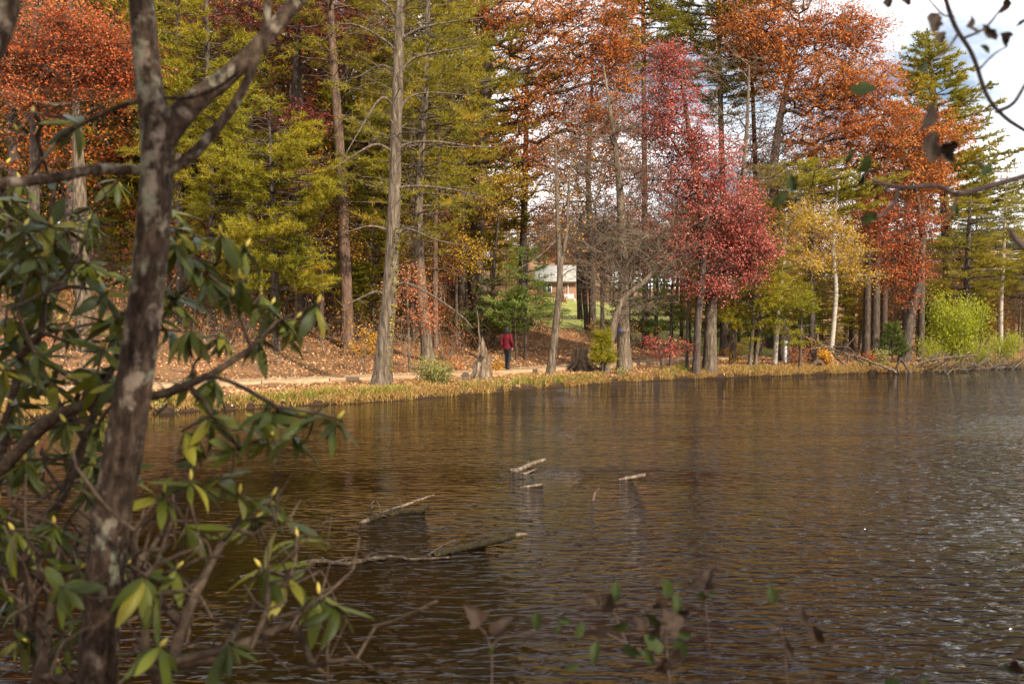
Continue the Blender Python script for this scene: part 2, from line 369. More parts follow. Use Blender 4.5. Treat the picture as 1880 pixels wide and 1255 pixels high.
def pine(wood, crown, trunk, trad, t0, t1, length, rng, whorl=0.5, nb=5, rise=0.12, droop=0.12, tuft=0.13, K=7, nl=0.24, nw=0.0155,
         dead=0, sides=9, dense=1.0, twr=0.42, gap=-0.2, up=0.25, sway=None):
    T = catmull(trunk, max(14, 4 * len(trunk))); n = len(T); tr = np.interp(np.linspace(0, 1, n), np.linspace(0, 1, len(trad)), trad)
    rr = tr.copy(); rr[0] *= 1.25
    tube(wood, np.vstack([T[0] - np.array([0, 0, .4]), T]), np.concatenate([[rr[0] * 1.1], rr]), sides, 0.05, rng)
    s = np.linspace(0, 1, n)
    def tp(t): return np.array([np.interp(t, s, T[:, i]) for i in range(3)])
    Ht = np.linalg.norm(T[-1] - T[0]); w = Waves(rng, 1.2, 3.5)
    A, B, ra, rb, TP, TD = [], [], [], [], [], []
    nwh = max(2, int(Ht * (t1 - t0) / whorl))
    for i in range(nwh):
        f = (i + rng.uniform(-.3, .3)) / nwh; f = min(max(f, 0), 1); t = t0 + (t1 - t0) * f
        o = tp(t); L0 = length(f)
        a0 = rng.uniform(0, 6.28)
        for j in range(nb):
            az = a0 + j * 6.283 / nb + rng.normal(0, .25)
            L = L0 * rng.uniform(.55, 1.15)
            if L < 0.15: continue
            d = np.array([math.cos(az), math.sin(az), 0]); m = 7; ss = np.linspace(0, 1, m)
            pts = o + d * L * ss[:, None] + np.array([0, 0, 1.]) * (rise * L * ss - droop * L * ss ** 2 + up * L * ss ** 4 * .5)[:, None]
            pts[1:] += rng.normal(0, 0.03 * L, (m - 1, 3)) * np.array([1, 1, .5])
            r0 = 0.012 + 0.011 * L; r = r0 * (1 - .8 * ss)
            A.append(pts[:-1]); B.append(pts[1:]); ra.append(r[:-1]); rb.append(r[1:])
            nt = max(3, int(L * 5.6 * dense))
            for q in range(nt):
                u = 0.28 + 0.72 * (q + rng.uniform(0, 1)) / nt
                b = np.array([np.interp(u, ss, pts[:, c]) for c in range(3)])
                if w(b[None])[0] < gap: continue
                sd = 1 if q % 2 else -1
                sa = az + sd * rng.uniform(.45, 1.1)
                td = unit(np.array([math.cos(sa), math.sin(sa), rng.normal(up * .6, .22)]))
                l = twr * (1.15 - u * .6) * min(L, 2.6) * rng.uniform(.5, 1.1) * 0.75 + 0.12
                e = b + td * l
                A.append(b[None]); B.append(e[None]); ra.append([.010]); rb.append([.004])
                k = max(2, int(l / tuft * dense))
                uu = (np.arange(k) + .8) / k
                TP.append(b + td * l * uu[:, None]); TD.append(np.repeat((td * 0.8 + np.array([0, 0, up]))[None], k, 0))
    for i in range(dead):
        t = rng.uniform(0.18, max(t0, .3)); o = tp(t); az = rng.uniform(0, 6.28); L = rng.uniform(.6, 2.2)
        m = 6; ss = np.linspace(0, 1, m); d = np.array([math.cos(az), math.sin(az), 0])
        pts = o + d * L * ss[:, None] + np.array([0, 0, 1.]) * (L * (.15 * ss - .4 * ss ** 2))[:, None] + rng.normal(0, .04, (m, 3))
        pts[0] = o
        A.append(pts[:-1]); B.append(pts[1:]); r = .022 * (1 - .8 * ss); ra.append(r[:-1]); rb.append(r[1:])
        for q in range(4):
            b = pts[rng.integers(2, m)]; e = b + unit(d + rng.normal(size=3) * .8) * rng.uniform(.2, .7)
            A.append(b[None]); B.append(e[None]); ra.append([.008]); rb.append([.003])
    segs(wood, np.concatenate(A), np.concatenate(B), np.concatenate(ra), np.concatenate(rb), 4)
    if TP:
        TP = np.concatenate(TP); TD = np.concatenate(TD)
        cr = np.clip(0.28 + 0.16 * w(TP * .8), 0, .6)
        needles(crown, TP, TD, K, nl, nw, rng, rnd=cr)

def path3(pp, Y, base_z=None):
    """trunk control points given as (px, py, width px) at depth Y -> points, radii"""
    P = [at(a, b, Y) for a, b, c in pp]; r = [pxm(c, Y) / 2 for a, b, c in pp]
    P = np.array(P)
    z = H(P[0][0], Y)
    P[0][2] = z
    return P, r
def els3(lst, Y):
    """crown lobes (px, py, half width px, half height px, clusters[, dY[, depth]]) at depth Y"""
    out = []
    for e in lst:
        a, b, rx, ry, n = e[:5]; dy = e[5] if len(e) > 5 else 0
        c = at(a, b, Y + dy); rxm, rym = pxm(rx, Y), pxm(ry, Y)
        dp = e[6] if len(e) > 6 else max(rxm * .9, 0.5)
        out.append((c, (rxm, dp, rym), n))
    return out
def finish(name, label, cat, base, wood, crown, bark, leafm, group=None, extra=None):
    t = empty(name, base); tag(t, label, cat, group)
    wood.obj('trunk', bark, t, base)
    if crown is not None and crown.n: crown.obj('crown', leafm, t, base, smooth=False)
    return t
def hero(name, label, Y, trunk, lobes, leafm, bark='bark_grey', seed=1, zmin_py=None, group=None, cat='tree', extra=None, **kw):
    rng = np.random.default_rng(seed)
    P, r = path3(trunk, Y); wood, crown = Geo(), Geo()
    zmin = at(0, zmin_py, Y)[2] if zmin_py else P[0][2] + 0.35 * (P[-1][2] - P[0][2])
    deciduous(wood, crown, P, r, els3(lobes, Y), rng, zmin, **kw)
    if extra: extra(wood, crown, rng)
    return finish(name, label, cat, P[0], wood, crown, M[bark], LM[leafm] if isinstance(leafm, str) else leafm, group)
def hero_pine(label, Y, trunk, t0, t1, length, leafm, bark='bark_red', seed=1, group=None, name='pine_tree', **kw):
    rng = np.random.default_rng(seed)
    P, r = path3(trunk, Y); wood, crown = Geo(), Geo()
    pine(wood, crown, P, r, t0, t1, length, rng, **kw)
    return finish(name, label, 'tree', P[0], wood, crown, M[bark], LM[leafm], group)

#@@STRUCTURE
# ------------------------------------------------------------------ ground
def ground_mat():
    m, n, l, b = new_mat('leafy_ground')
    tc = n.new('ShaderNodeTexCoord')
    t1 = n.new('ShaderNodeTexNoise'); t1.inputs['Scale'].default_value = 14; t1.inputs['Detail'].default_value = 8; t1.inputs['Roughness'].default_value = .75
    t2 = n.new('ShaderNodeTexNoise'); t2.inputs['Scale'].default_value = 0.45; t2.inputs['Detail'].default_value = 5
    l.new(tc.outputs['Object'], t1.inputs[0]); l.new(tc.outputs['Object'], t2.inputs[0])
    r1 = ramp(n, [(0.07, 0.037, 0.018), (0.19, 0.095, 0.042), (0.27, 0.155, 0.07), (0.38, 0.25, 0.13)], [.3, .46, .56, .7])
    r2 = ramp(n, [(0.14, 0.085, 0.045), (0.25, 0.115, 0.06)], [.4, .6])
    mx = n.new('ShaderNodeMix'); mx.data_type = 'RGBA'; mx.inputs['Factor'].default_value = .45
    l.new(t1.outputs['Fac'], r1.inputs[0]); l.new(t2.outputs['Fac'], r2.inputs[0])
    l.new(r1.outputs[0], mx.inputs['A']); l.new(r2.outputs[0], mx.inputs['B']); sz = n.new('ShaderNodeSeparateXYZ'); l.new(tc.outputs['Object'], sz.inputs[0]); wet = n.new('ShaderNodeMapRange'); wet.inputs['From Min'].default_value = .10; wet.inputs['From Max'].default_value = .30
    l.new(sz.outputs['Z'], wet.inputs['Value']); m2 = n.new('ShaderNodeMix'); m2.data_type = 'RGBA'; m2.inputs['A'].default_value = (.045, .028, .016, 1); l.new(wet.outputs[0], m2.inputs['Factor']); l.new(mx.outputs['Result'], m2.inputs['B']); l.new(m2.outputs['Result'], b.inputs['Base Color'])
    b.inputs['Roughness'].default_value = .95; b.inputs['Specular IOR Level'].default_value = .1
    bp = n.new('ShaderNodeBump'); bp.inputs['Distance'].default_value = .05; l.new(t1.outputs['Fac'], bp.inputs['Height']); l.new(bp.outputs[0], b.inputs['Normal'])
    return m
def grid_mesh(name, xs, ys, zf, mat):
    X, Yg = np.meshgrid(xs, ys); Z = zf(X, Yg)
    V = np.stack([X, Yg, Z], -1).reshape(-1, 3); nx = len(xs)
    i = np.arange(len(ys) - 1)[:, None] * nx + np.arange(nx - 1)[None]
    F = np.stack([i, i + 1, i + 1 + nx, i + nx], -1).reshape(-1, 4)
    g = Geo(); g.add(V, F); return g.obj(name, mat)
xs = np.concatenate([np.linspace(-600, -45, 22), np.arange(-30, 40, 0.6), np.linspace(45, 600, 22)])
ys = np.concatenate([np.linspace(-60, 1, 14), np.arange(1.5, 6.5, .35), np.arange(7, 20, 1.0), np.arange(20, 66, 0.4), np.arange(66.5, 80, 1.0), np.linspace(81, 150, 30), np.linspace(160, 1200, 20)])
tag(grid_mesh('ground', xs, ys, height, ground_mat()), 'bank and slope covered in rust brown fallen leaves', kind='structure')

# lawn behind the trees
lawn_m = noise_mat('lawn', [(0.13, 0.15, 0.03), (0.22, 0.24, 0.045), (0.30, 0.27, 0.08)], (1.5, 1.5, 1.5), bump=0.02)
tag(grid_mesh('lawn', np.linspace(-5, 17, 40), np.linspace(58.5, 124, 70), lambda x, y: height(x, y) + 0.03, lawn_m), 'sunlit green lawn sloping up behind the trees', kind='structure')

# path with timber edging
pth_m = noise_mat('sandy_path', [(0.17, 0.11, 0.06), (0.31, 0.21, 0.12), (0.40, 0.29, 0.18)], (6, 6, 6), bump=0.01, detail=8)
def path_ribbon():
    g = Geo(); x = np.linspace(-32, 40, 220); y = Yp(x)
    tx = np.gradient(x); ty = np.gradient(y); ln = np.hypot(tx, ty); nx, ny = -ty / ln, tx / ln
    rows = []
    for k, o in enumerate(np.linspace(-0.78, 0.85, 6)):
        px_, py_ = x + nx * o, y + ny * o
        rows.append(np.stack([px_, py_, np.maximum(height(px_, py_), 0.5) + 0.035], -1))
    V = np.stack(rows, 1); n, k = V.shape[:2]
    i = np.arange(n - 1)[:, None] * k + np.arange(k - 1)[None]
    g.add(V.reshape(-1, 3), np.stack([i, i + k, i + k + 1, i + 1], -1).reshape(-1, 4))
    o = g.obj('path', pth_m); tag(o, 'sandy footpath along the bank edged with timbers', kind='structure')
    tm = noise_mat('timber_edging', [(0.20, 0.12, 0.065), (0.34, 0.22, 0.125), (0.44, 0.31, 0.19)], (1.5, 9, 9), bump=0.012)
    def box(sx, sy, sz, be=.012):
        gg = Geo(); c = []
        for xx in (-1, 1):
            for (yy, zz) in ((-1, -1 + be * 8), (-1 + be * 8, -1), (1 - be * 8, -1), (1, -1 + be * 8), (1, 1 - be * 8), (1 - be * 8, 1), (-1 + be * 8, 1), (-1, 1 - be * 8)):
                c.append((xx * sx, yy * sy, zz * sz))
        q = [[j, (j + 1) % 8, 8 + (j + 1) % 8, 8 + j] for j in range(8)]
        gg.add(c, q); gg.add(c[:8], [[7, 6, 5, 4, 3, 2, 1, 0]]); gg.add(c[8:], [[0, 1, 2, 3, 4, 5, 6, 7]])
        return gg.mesh('timber', tm, smooth=False)
    me = box(1.19, .085, .13)
    # walk along the waterside edge
    ex, ey = x + nx * -0.9, y + ny * -0.9
    cum = np.concatenate([[0], np.cumsum(np.hypot(np.diff(ex), np.diff(ey)))])
    s = 0.0
    while s + 2.4 < cum[-1]:
        a = np.array([np.interp(s, cum, ex), np.interp(s, cum, ey)]); b = np.array([np.interp(s + 2.4, cum, ex), np.interp(s + 2.4, cum, ey)])
        c = (a + b) / 2
        if c[0] < 13 and c[0] > -18:
            t = bpy.data.objects.new('timber', me); COL.objects.link(t); t.parent = o
            t.location = (c[0], c[1], 0.425 + random.uniform(-.012, .012)); t.rotation_euler = (random.uniform(-.03, .03), random.uniform(-.006, .006), math.atan2(b[1] - a[1], b[0] - a[0]))
        s += 2.42
path_ribbon()

# water
def water():
    m, n, l, b = new_mat('pond_water')
    b.inputs['Base Color'].default_value = (0.0055, 0.0025, 0.001, 1)
    b.inputs['Roughness'].default_value = 0.04; b.inputs['IOR'].default_value = 1.333; b.inputs['Specular IOR Level'].default_value = .20
    tc = n.new('ShaderNodeTexCoord')
    def noise(scale, sx, sy, rot, det, amp, dist=0.0, seed=0.0):
        mp = n.new('ShaderNodeMapping'); mp.inputs['Scale'].default_value = (sx * scale, sy * scale, 1); mp.inputs['Rotation'].default_value = (0, 0, rot); mp.inputs['Location'].default_value = (seed, seed * 1.7, 0)
        t = n.new('ShaderNodeTexNoise'); t.noise_dimensions = '2D'; t.inputs['Scale'].default_value = 1; t.inputs['Detail'].default_value = det; t.inputs['Roughness'].default_value = .5; t.inputs['Distortion'].default_value = dist
        l.new(tc.outputs['Object'], mp.inputs[0]); l.new(mp.outputs[0], t.inputs[0])
        q = n.new('ShaderNodeMath'); q.operation = 'MULTIPLY'; q.inputs[1].default_value = amp; l.new(t.outputs['Fac'], q.inputs[0]); return q.outputs[0]
    def add(a, c):
        q = n.new('ShaderNodeMath'); q.operation = 'ADD'; l.new(a, q.inputs[0]); l.new(c, q.inputs[1]); return q.outputs[0]
    h1 = noise(8.0, 0.42, 1.0, R(-9), 1.5, 0.066, 0.4)
    h2 = add(noise(18, 0.55, 1.0, R(12), 1, 0.0065, 0.2, 3.1), noise(1.3, 0.5, 1.0, R(-20), 1, 0.04, 0.2, 7.7))
    # wind patches: calmer under the left bank, rougher out on the open water
    pat = n.new('ShaderNodeTexNoise'); pat.noise_dimensions = '2D'; pat.inputs['Scale'].default_value = 1; pat.inputs['Detail'].default_value = 2
    pmp = n.new('ShaderNodeMapping'); pmp.inputs['Scale'].default_value = (.13, .30, 1); pmp.inputs['Rotation'].default_value = (0, 0, R(18)); l.new(tc.outputs['Object'], pmp.inputs[0]); l.new(pmp.outputs[0], pat.inputs[0])
    sx = n.new('ShaderNodeSeparateXYZ'); l.new(tc.outputs['Object'], sx.inputs[0])
    mr = n.new('ShaderNodeMapRange'); mr.inputs['From Min'].default_value = -4; mr.inputs['From Max'].default_value = 6; mr.inputs['To Min'].default_value = .13; mr.inputs['To Max'].default_value = 1.75
    l.new(sx.outputs['X'], mr.inputs['Value'])
    pm = n.new('ShaderNodeMapRange'); pm.inputs['From Min'].default_value = .3; pm.inputs['From Max'].default_value = .7; pm.inputs['To Min'].default_value = .3; pm.inputs['To Max'].default_value = 1.6
    l.new(pat.outputs['Fac'], pm.inputs['Value'])
    k = n.new('ShaderNodeMath'); k.operation = 'MULTIPLY'; l.new(mr.outputs[0], k.inputs[0]); l.new(pm.outputs[0], k.inputs[1])
    hh = n.new('ShaderNodeMath'); hh.operation = 'MULTIPLY'; l.new(add(h1, h2), hh.inputs[0]); l.new(k.outputs[0], hh.inputs[1])
    bp = n.new('ShaderNodeBump'); bp.inputs['Strength'].default_value = 1.0; bp.inputs['Distance'].default_value = 1.0
    l.new(hh.outputs[0], bp.inputs['Height']); l.new(bp.outputs[0], b.inputs['Normal'])
    g = Geo(); V = []; xs = np.linspace(-300, 400, 8); ys = np.linspace(2.0, 160, 6)
    X, Yg = np.meshgrid(xs, ys); V = np.stack([X, Yg, X * 0], -1).reshape(-1, 3); nx = len(xs)
    i = np.arange(len(ys) - 1)[:, None] * nx + np.arange(nx - 1)[None]
    g.add(V, np.stack([i, i + 1, i + 1 + nx, i + nx], -1).reshape(-1, 4))
    tag(g.obj('water', m), 'rippled brown pond water', kind='structure')
water()

#@@TREES
# ------------------------------------------------------------------ trees on the bank that can be told apart
def bow(f, L, p=0.75, a=.15): return L * (a + (1 - a) * math.sin(math.pi * min(1, max(0, f)) ** p))
def cone(f, L, tip=.12): return L * (1 - (1 - tip) * f)
def dome(f, L): return L * (0.55 + 0.45 * math.sin(math.pi * (0.25 + f * .55))) * (1 - .75 * max(0, f - .55) / .45)

def big_limb(pp, Y, r0, r1, twn=10, twl=.5):
    def f(wood, crown, rng):
        P = catmull([at(a, b, Y + d) for a, b, d in pp], 14)
        tube(wood, P, np.linspace(r0, r1, 14), 6, .04, rng)
        A = P[rng.integers(3, 14, twn)]; B = A + unit(rng.normal(size=A.shape) + np.array([.3, 0, .1])) * twl * rng.uniform(.4, 1.2, (twn, 1))
        segs(wood, A, B, .012, .004, 3)
        C = B + unit((B - A) + rng.normal(size=A.shape) * .3) * twl * .6
        segs(wood, B, C, .005, .002, 3)
    return f
def many(*fs):
    def f(w, c, r):
        for q in fs: q(w, c, r)
    return f

# tall grey trunk standing at the water's edge
Y1 = 32.2
def ivy(wood, crown, rng):
    n = 260; t = rng.uniform(0, 1, n); py = 690 - t * 270; cx = 703 + (690 - py) * .055 + 12
    P = np.array([at(a + rng.normal(0, 3), b, Y1 - .1 + rng.normal(0, .08)) for a, b in zip(cx, py)])
    leaves(crown, P, .10, .07, rng)
grey_limbs = [big_limb(q, Y1, .06, .012, 12, .6) for q in [
    [(712, 545, 0), (690, 535, -.2), (660, 548, -.6), (630, 562, -.9)], [(722, 528, 0), (745, 520, -.3), (790, 540, -.6), (845, 578, -.8), (868, 602, -.9)],
    [(722, 440, 0), (748, 420, -.2), (800, 440, -.4), (860, 452, -.6)], [(724, 345, 0), (775, 342, -.3), (840, 350, -.5), (905, 372, -.4)],
    [(722, 425, 0), (680, 415, -.3), (640, 425, -.6)], [(726, 290, 0), (745, 265, -.2), (800, 260, -.5), (880, 270, -.6), (960, 268, -.4)],
    [(724, 280, 0), (690, 265, -.3), (650, 285, -.6), (610, 310, -.9)], [(727, 215, 0), (750, 180, .2), (790, 170, .3), (860, 175, .4)],
    [(727, 200, 0), (700, 180, -.2), (660, 240, -.4), (625, 300, -.5)], [(728, 150, 0), (755, 110, -.2), (810, 95, -.4), (870, 85, -.5)],
    [(729, 135, 0), (700, 120, .2), (660, 140, .4), (610, 160, .4)], [(731, 80, 0), (755, 60, -.2), (800, 45, -.3), (900, 30, -.3)],
    [(731, 40, 0), (712, 10, -.2), (680, -10, -.3)], [(730, 95, 0), (700, 70, -.3), (650, 45, -.5), (600, 48, -.5)]]]
hero('grey_tree', 'tall grey-barked tree with bare arching branches at the water edge', Y1,
     [(700, 712, 38), (706, 630, 30), (716, 520, 26), (723, 390, 23), (727, 250, 20), (731, 120, 19), (735, 0, 16), (738, -150, 12), (740, -320, 6)],
     [(730, 120, 130, 170, 40), (735, -150, 160, 160, 60), (730, 330, 120, 120, 16)], 'pine_yellow', 'bark_grey', 3, 470, per=0, twigs=5, twlen=.9, rtip=.010, extra=many(ivy, *grey_limbs))

# pines behind it
hero_pine('straight pine with reddish trunk left of the tall grey tree', 42, [(640, 642, 24), (634, 480, 21), (626, 300, 18), (613, 120, 15), (604, -60, 12), (598, -250, 8), (595, -420, 4)], .46, .99, lambda f: bow(f, 3.6), 'pine_olive', seed=4, dead=14)
hero_pine('olive pine behind the orange sapling, its trunk slightly curved', 41, [(786, 645, 24), (775, 540, 20), (768, 430, 18), (772, 300, 14), (782, 150, 12), (786, -50, 9), (788, -300, 4)], .26, .99, lambda f: bow(f, 3.4), 'pine_olive', 'bark_grey', 5, dead=8, dense=1.1)
hero_pine('slim pine with a bare red-brown pole trunk', 44, [(800, 640, 10), (799, 500, 10), (800, 390, 8), (806, 250, 6), (810, 130, 3)], .52, .99, lambda f: bow(f, 2.4), 'pine_olive', 'bark_red', 6, dead=5)
hero_pine('broad olive pine at mid picture behind the walker, long level boughs', 50, [(850, 640, 20), (848, 450, 17), (845, 250, 14), (842, 60, 11), (840, -200, 7), (838, -380, 3)], .2, .99, lambda f: bow(f, 4.3), 'pine_olive', 'bark_dark', 7, dense=1.15, whorl=.55)
hero_pine('wispy olive pine reaching the top edge beside the grey tree', 47, [(762, 640, 18), (758, 400, 15), (752, 150, 12), (750, -80, 9), (748, -360, 4)], .32, .99, lambda f: bow(f, 3.6), 'pine_olive', 'bark_dark', 8)
hero_pine('bushy yellow-green pine with fine feathery foliage left of the red trunk', 39.5, [(508, 655, 15), (504, 480, 13), (498, 300, 9), (492, 175, 4)], .22, .99, lambda f: dome(f, 3.0), 'pine_yellow', 'bark_dark', 9, dense=1.5, whorl=.36, nb=6, nl=.21, K=8)
hero_pine('yellow-green pine half hidden by the forked foreground trunk', 43, [(395, 650, 15), (390, 450, 13), (385, 250, 11), (380, 60, 9), (376, -250, 4)], .2, .99, lambda f: bow(f, 3.2), 'pine_yellow', 'bark_dark', 10, dense=1.25, whorl=.45)

# orange and red crowns at left
hero('oak_tree', 'orange-red oak filling the upper left corner', 36, [(158, 668, 33), (152, 500, 28), (146, 330, 22), (140, 180, 16), (130, 60, 12), (128, -140, 6)],
     [(60, 95, 70, 55, 110), (140, 110, 95, 62, 190), (205, 95, 70, 60, 110), (110, 50, 110, 35, 110), (20, 130, 60, 40, 60), (180, 165, 50, 26, 40), (70, 185, 50, 24, 30), (230, 140, 30, 40, 26), (120, -120, 170, 110, 170)], 'redoak', 'bark_grey', 12, 330, leaf=.13, per=42, lw=.5, gap=.5)
hero('maple_tree', 'crimson maple high behind the forked branch at upper left', 45, [(560, 640, 16), (548, 450, 14), (540, 250, 11), (545, 80, 9), (560, -60, 7), (560, -200, 4)],
     [(600, 40, 95, 60, 130), (470, 30, 90, 60, 90), (650, 60, 60, 50, 60), (540, -130, 150, 110, 130), (550, 228, 55, 30, 70), (380, 20, 80, 50, 60)], 'crimson', 'bark_dark', 13, 330, leaf=.13, per=34, gap=.4)
hero('maple_tree', 'orange and gold young maple behind the bushy yellow-green pine', 43, [(590, 640, 9), (592, 480, 8), (590, 330, 5)],
     [(590, 330, 60, 50, 60), (610, 420, 50, 60, 50), (640, 470, 30, 30, 24)], 'gold', 'bark_dark', 14, 560, leaf=.11, per=26, gap=.5)
for k, (px, Y, w, lean, lab) in enumerate([(332, 44, 17, -6, 'dark bare-limbed tree just right of the forked foreground trunk'), (452, 47, 14, 10, 'thin dark tree behind the bushy yellow-green pine, right of its forked neighbour'),
        (577, 46, 17, -30, 'dark tree leaning left above the rhododendron tip'), (60, 38, 24, 6, 'grey tree at the left edge under the orange-red oak'), (668, 54, 12, 4, 'slender dark tree just left of the tall grey tree')]):
    hero('woodland_tree', lab, Y, [(px, 640, w), (px + lean * .4, 450, w * .85), (px + lean * .8, 250, w * .7), (px + lean, 50, w * .5), (px + lean, -200, w * .3)],
         [(px + lean, 120, 90, 130, 60), (px + lean, -120, 130, 120, 60)], 'rust', 'bark_dark', 20 + k, 330, leaf=.12, per=12, gap=.3, twigs=5, twlen=.8)

# centre
hero('oak_tree', 'tall oak with orange leaves at top centre against bright sky', 51, [(878, 640, 30), (874, 520, 28), (878, 400, 26), (888, 250, 24), (893, 110, 20), (890, -80, 14), (900, -260, 8)],
     [(960, 45, 110, 55, 200), (1050, 110, 110, 60, 240), (1125, 70, 60, 50, 100), (985, 190, 80, 60, 130), (1080, 210, 80, 55, 130), (1010, 300, 80, 40, 60), (1120, 290, 50, 40, 40), (880, 20, 80, 40, 80), (950, 270, 70, 35, 60), (1100, 225, 40, 35, 40), (980, -150, 190, 110, 220), (1105, 10, 70, 50, 90), (1040, 30, 80, 50, 60), (1150, 150, 40, 50, 40)], 'orange', 'bark_dark', 31, 330, leaf=.15, per=34, gap=.35, lw=.55)
hero('maple_tree', 'slender dark-trunked maple with orange and gold leaves in the bright gap', 58, [(960, 640, 15), (960, 480, 14), (963, 360, 12), (966, 230, 9), (968, 120, 5)],
     [(975, 300, 70, 60, 60), (1010, 350, 60, 50, 45), (940, 410, 50, 25, 40), (1040, 440, 50, 18, 36)], 'gold', 'bark_dark', 32, 470, leaf=.14, per=22, gap=.5)
hero('maple_tree', 'bright yellow maple half hidden behind the walker', 48, [(905, 640, 9), (905, 520, 7), (915, 400, 5)],
     [(930, 345, 55, 30, 70), (900, 380, 50, 25, 46)], 'yellow', 'bark_dark', 33, 480, leaf=.12, per=34, gap=.3)
hero('maple_tree', 'low yellow maple glowing between the pine trunks', 46, [(838, 640, 7), (838, 560, 6), (838, 490, 4)],
     [(842, 470, 42, 38, 90), (820, 430, 30, 25, 30)], 'yellow', 'bark_dark', 34, 560, leaf=.12, per=36, gap=.2)
hero('sapling', 'peach-orange sapling just right of the tall grey trunk', 37.5, [(752, 655, 4.5), (750, 600, 4), (748, 540, 3), (750, 490, 2)],
     [(752, 520, 45, 40, 46), (775, 580, 35, 35, 40), (720, 560, 30, 40, 22)], 'peach', 'bark_grey', 35, 640, leaf=.11, per=17, gap=.3, rtip=.006, twlen=.35, spread=.4, cat='sapling')
hero('sapling', 'small gold-leaved sapling at the foot of the tall grey tree', 36.5, [(668, 668, 3), (672, 630, 2.5), (680, 600, 1.5)],
     [(690, 622, 34, 20, 26), (660, 640, 30, 15, 16)], 'gold', 'bark_grey', 36, 660, leaf=.10, per=12, rtip=.005, twlen=.3, spread=.35, cat='sapling')
hero_pine('bright green young pine beside the walker in the red jacket', 45, [(964, 652, 6), (966, 580, 5), (968, 500, 3), (970, 445, 1.5)], .28, .99, lambda f: cone(f, 1.75, .15), 'pine_bright', 'bark_dark', 37, dense=1.15, whorl=.4, nb=5, nl=.19, K=7, rise=.3, droop=.12, twr=.6, gap=-2, tuft=.13, dead=3)
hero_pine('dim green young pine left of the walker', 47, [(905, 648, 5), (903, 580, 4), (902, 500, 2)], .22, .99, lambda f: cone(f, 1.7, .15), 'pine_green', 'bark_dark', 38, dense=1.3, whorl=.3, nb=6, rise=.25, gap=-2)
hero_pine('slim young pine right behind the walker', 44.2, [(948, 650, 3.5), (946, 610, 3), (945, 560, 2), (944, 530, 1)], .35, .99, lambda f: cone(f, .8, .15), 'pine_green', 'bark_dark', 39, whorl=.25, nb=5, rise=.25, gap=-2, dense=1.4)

hero('oak_tree', 'orange oak behind the bare tangle at mid picture, sky showing through', 60, [(1088, 640, 13), (1086, 480, 12), (1080, 330, 9), (1085, 200, 6), (1090, 60, 3)],
     [(1040, 265, 85, 60, 130), (1125, 190, 75, 75, 130), (1100, 330, 90, 45, 100), (1150, 100, 65, 60, 90), (990, 390, 60, 35, 50), (1160, 280, 50, 60, 60)], 'orange', 'bark_dark', 46, 470, leaf=.16, per=30, gap=.3)
# leaning slender tree with forked top, and the bare grey giants
hero('slender_tree', 'slender leaning tree forking in two beside the path', 39.2, [(1010, 680, 17), (1018, 620, 14), (1026, 540, 12), (1028, 490, 11), (1024, 420, 8), (1022, 340, 6), (1020, 260, 3)],
     [(1025, 320, 60, 90, 20), (1020, 420, 60, 50, 16)], 'gold', 'bark_grey', 41, 500, per=4, leaf=.11, twigs=4, twlen=.7, rtip=.006,
     extra=many(big_limb([(1028, 495, 0), (1040, 430, .1), (1044, 350, .1), (1052, 270, .2)], 39.2, .10, .02, 12, .6), big_limb([(1030, 510, 0), (1050, 495, .1), (1080, 500, .2)], 39.2, .03, .008, 8, .5),
                big_limb([(1022, 440, 0), (990, 470, -.3), (940, 500, -.5), (890, 525, -.6)], 39.2, .03, .006, 12, .5)))
hero('bare_tree', 'big bare tan-barked tree with a blue trail blaze and a dense tangle of twigs', 43, [(1147, 666, 27), (1144, 600, 22), (1145, 520, 19), (1142, 430, 17), (1138, 350, 13), (1131, 280, 9), (1120, 200, 6), (1108, 120, 3)],
     [(1110, 300, 100, 120, 80), (1160, 240, 60, 120, 40), (1090, 440, 90, 60, 110), (1190, 430, 80, 80, 70), (1060, 330, 50, 100, 26)], 'rust', 'bark_tan', 42, 520, per=3, leaf=.11, twigs=9, twlen=1.3, rtip=.013, lift=.06)
hero('bare_tree', 'bare tree leaning right with its limb crossing the blazed trunk', 41.3, [(1110, 678, 15), (1122, 620, 14), (1136, 565, 13), (1152, 540, 11), (1185, 515, 9), (1215, 475, 6)],
     [(1190, 470, 70, 50, 40), (1120, 500, 60, 50, 40), (1160, 560, 60, 20, 16)], 'rust', 'bark_tan', 43, 610, per=2, leaf=.1, twigs=8, twlen=1.3, rtip=.013)
hero('bare_tree', 'small bare straight tree between the leaning slender tree and the blazed trunk', 44.5, [(1104, 655, 9), (1106, 580, 8), (1104, 500, 6), (1100, 420, 4)],
     [(1095, 450, 60, 60, 46)], 'rust', 'bark_grey', 44, 560, per=3, leaf=.1, twigs=8, twlen=1.3, rtip=.013)
hero('bare_tree', 'dark bare tree on the edge of the lawn', 60, [(1078, 600, 10), (1072, 530, 9), (1066, 480, 8), (1064, 420, 5)],
     [(1075, 430, 60, 40, 40), (1100, 400, 50, 40, 24)], 'brown', 'bark_dark', 45, 520, per=6, leaf=.14, twigs=8, twlen=1.1, rtip=.011)

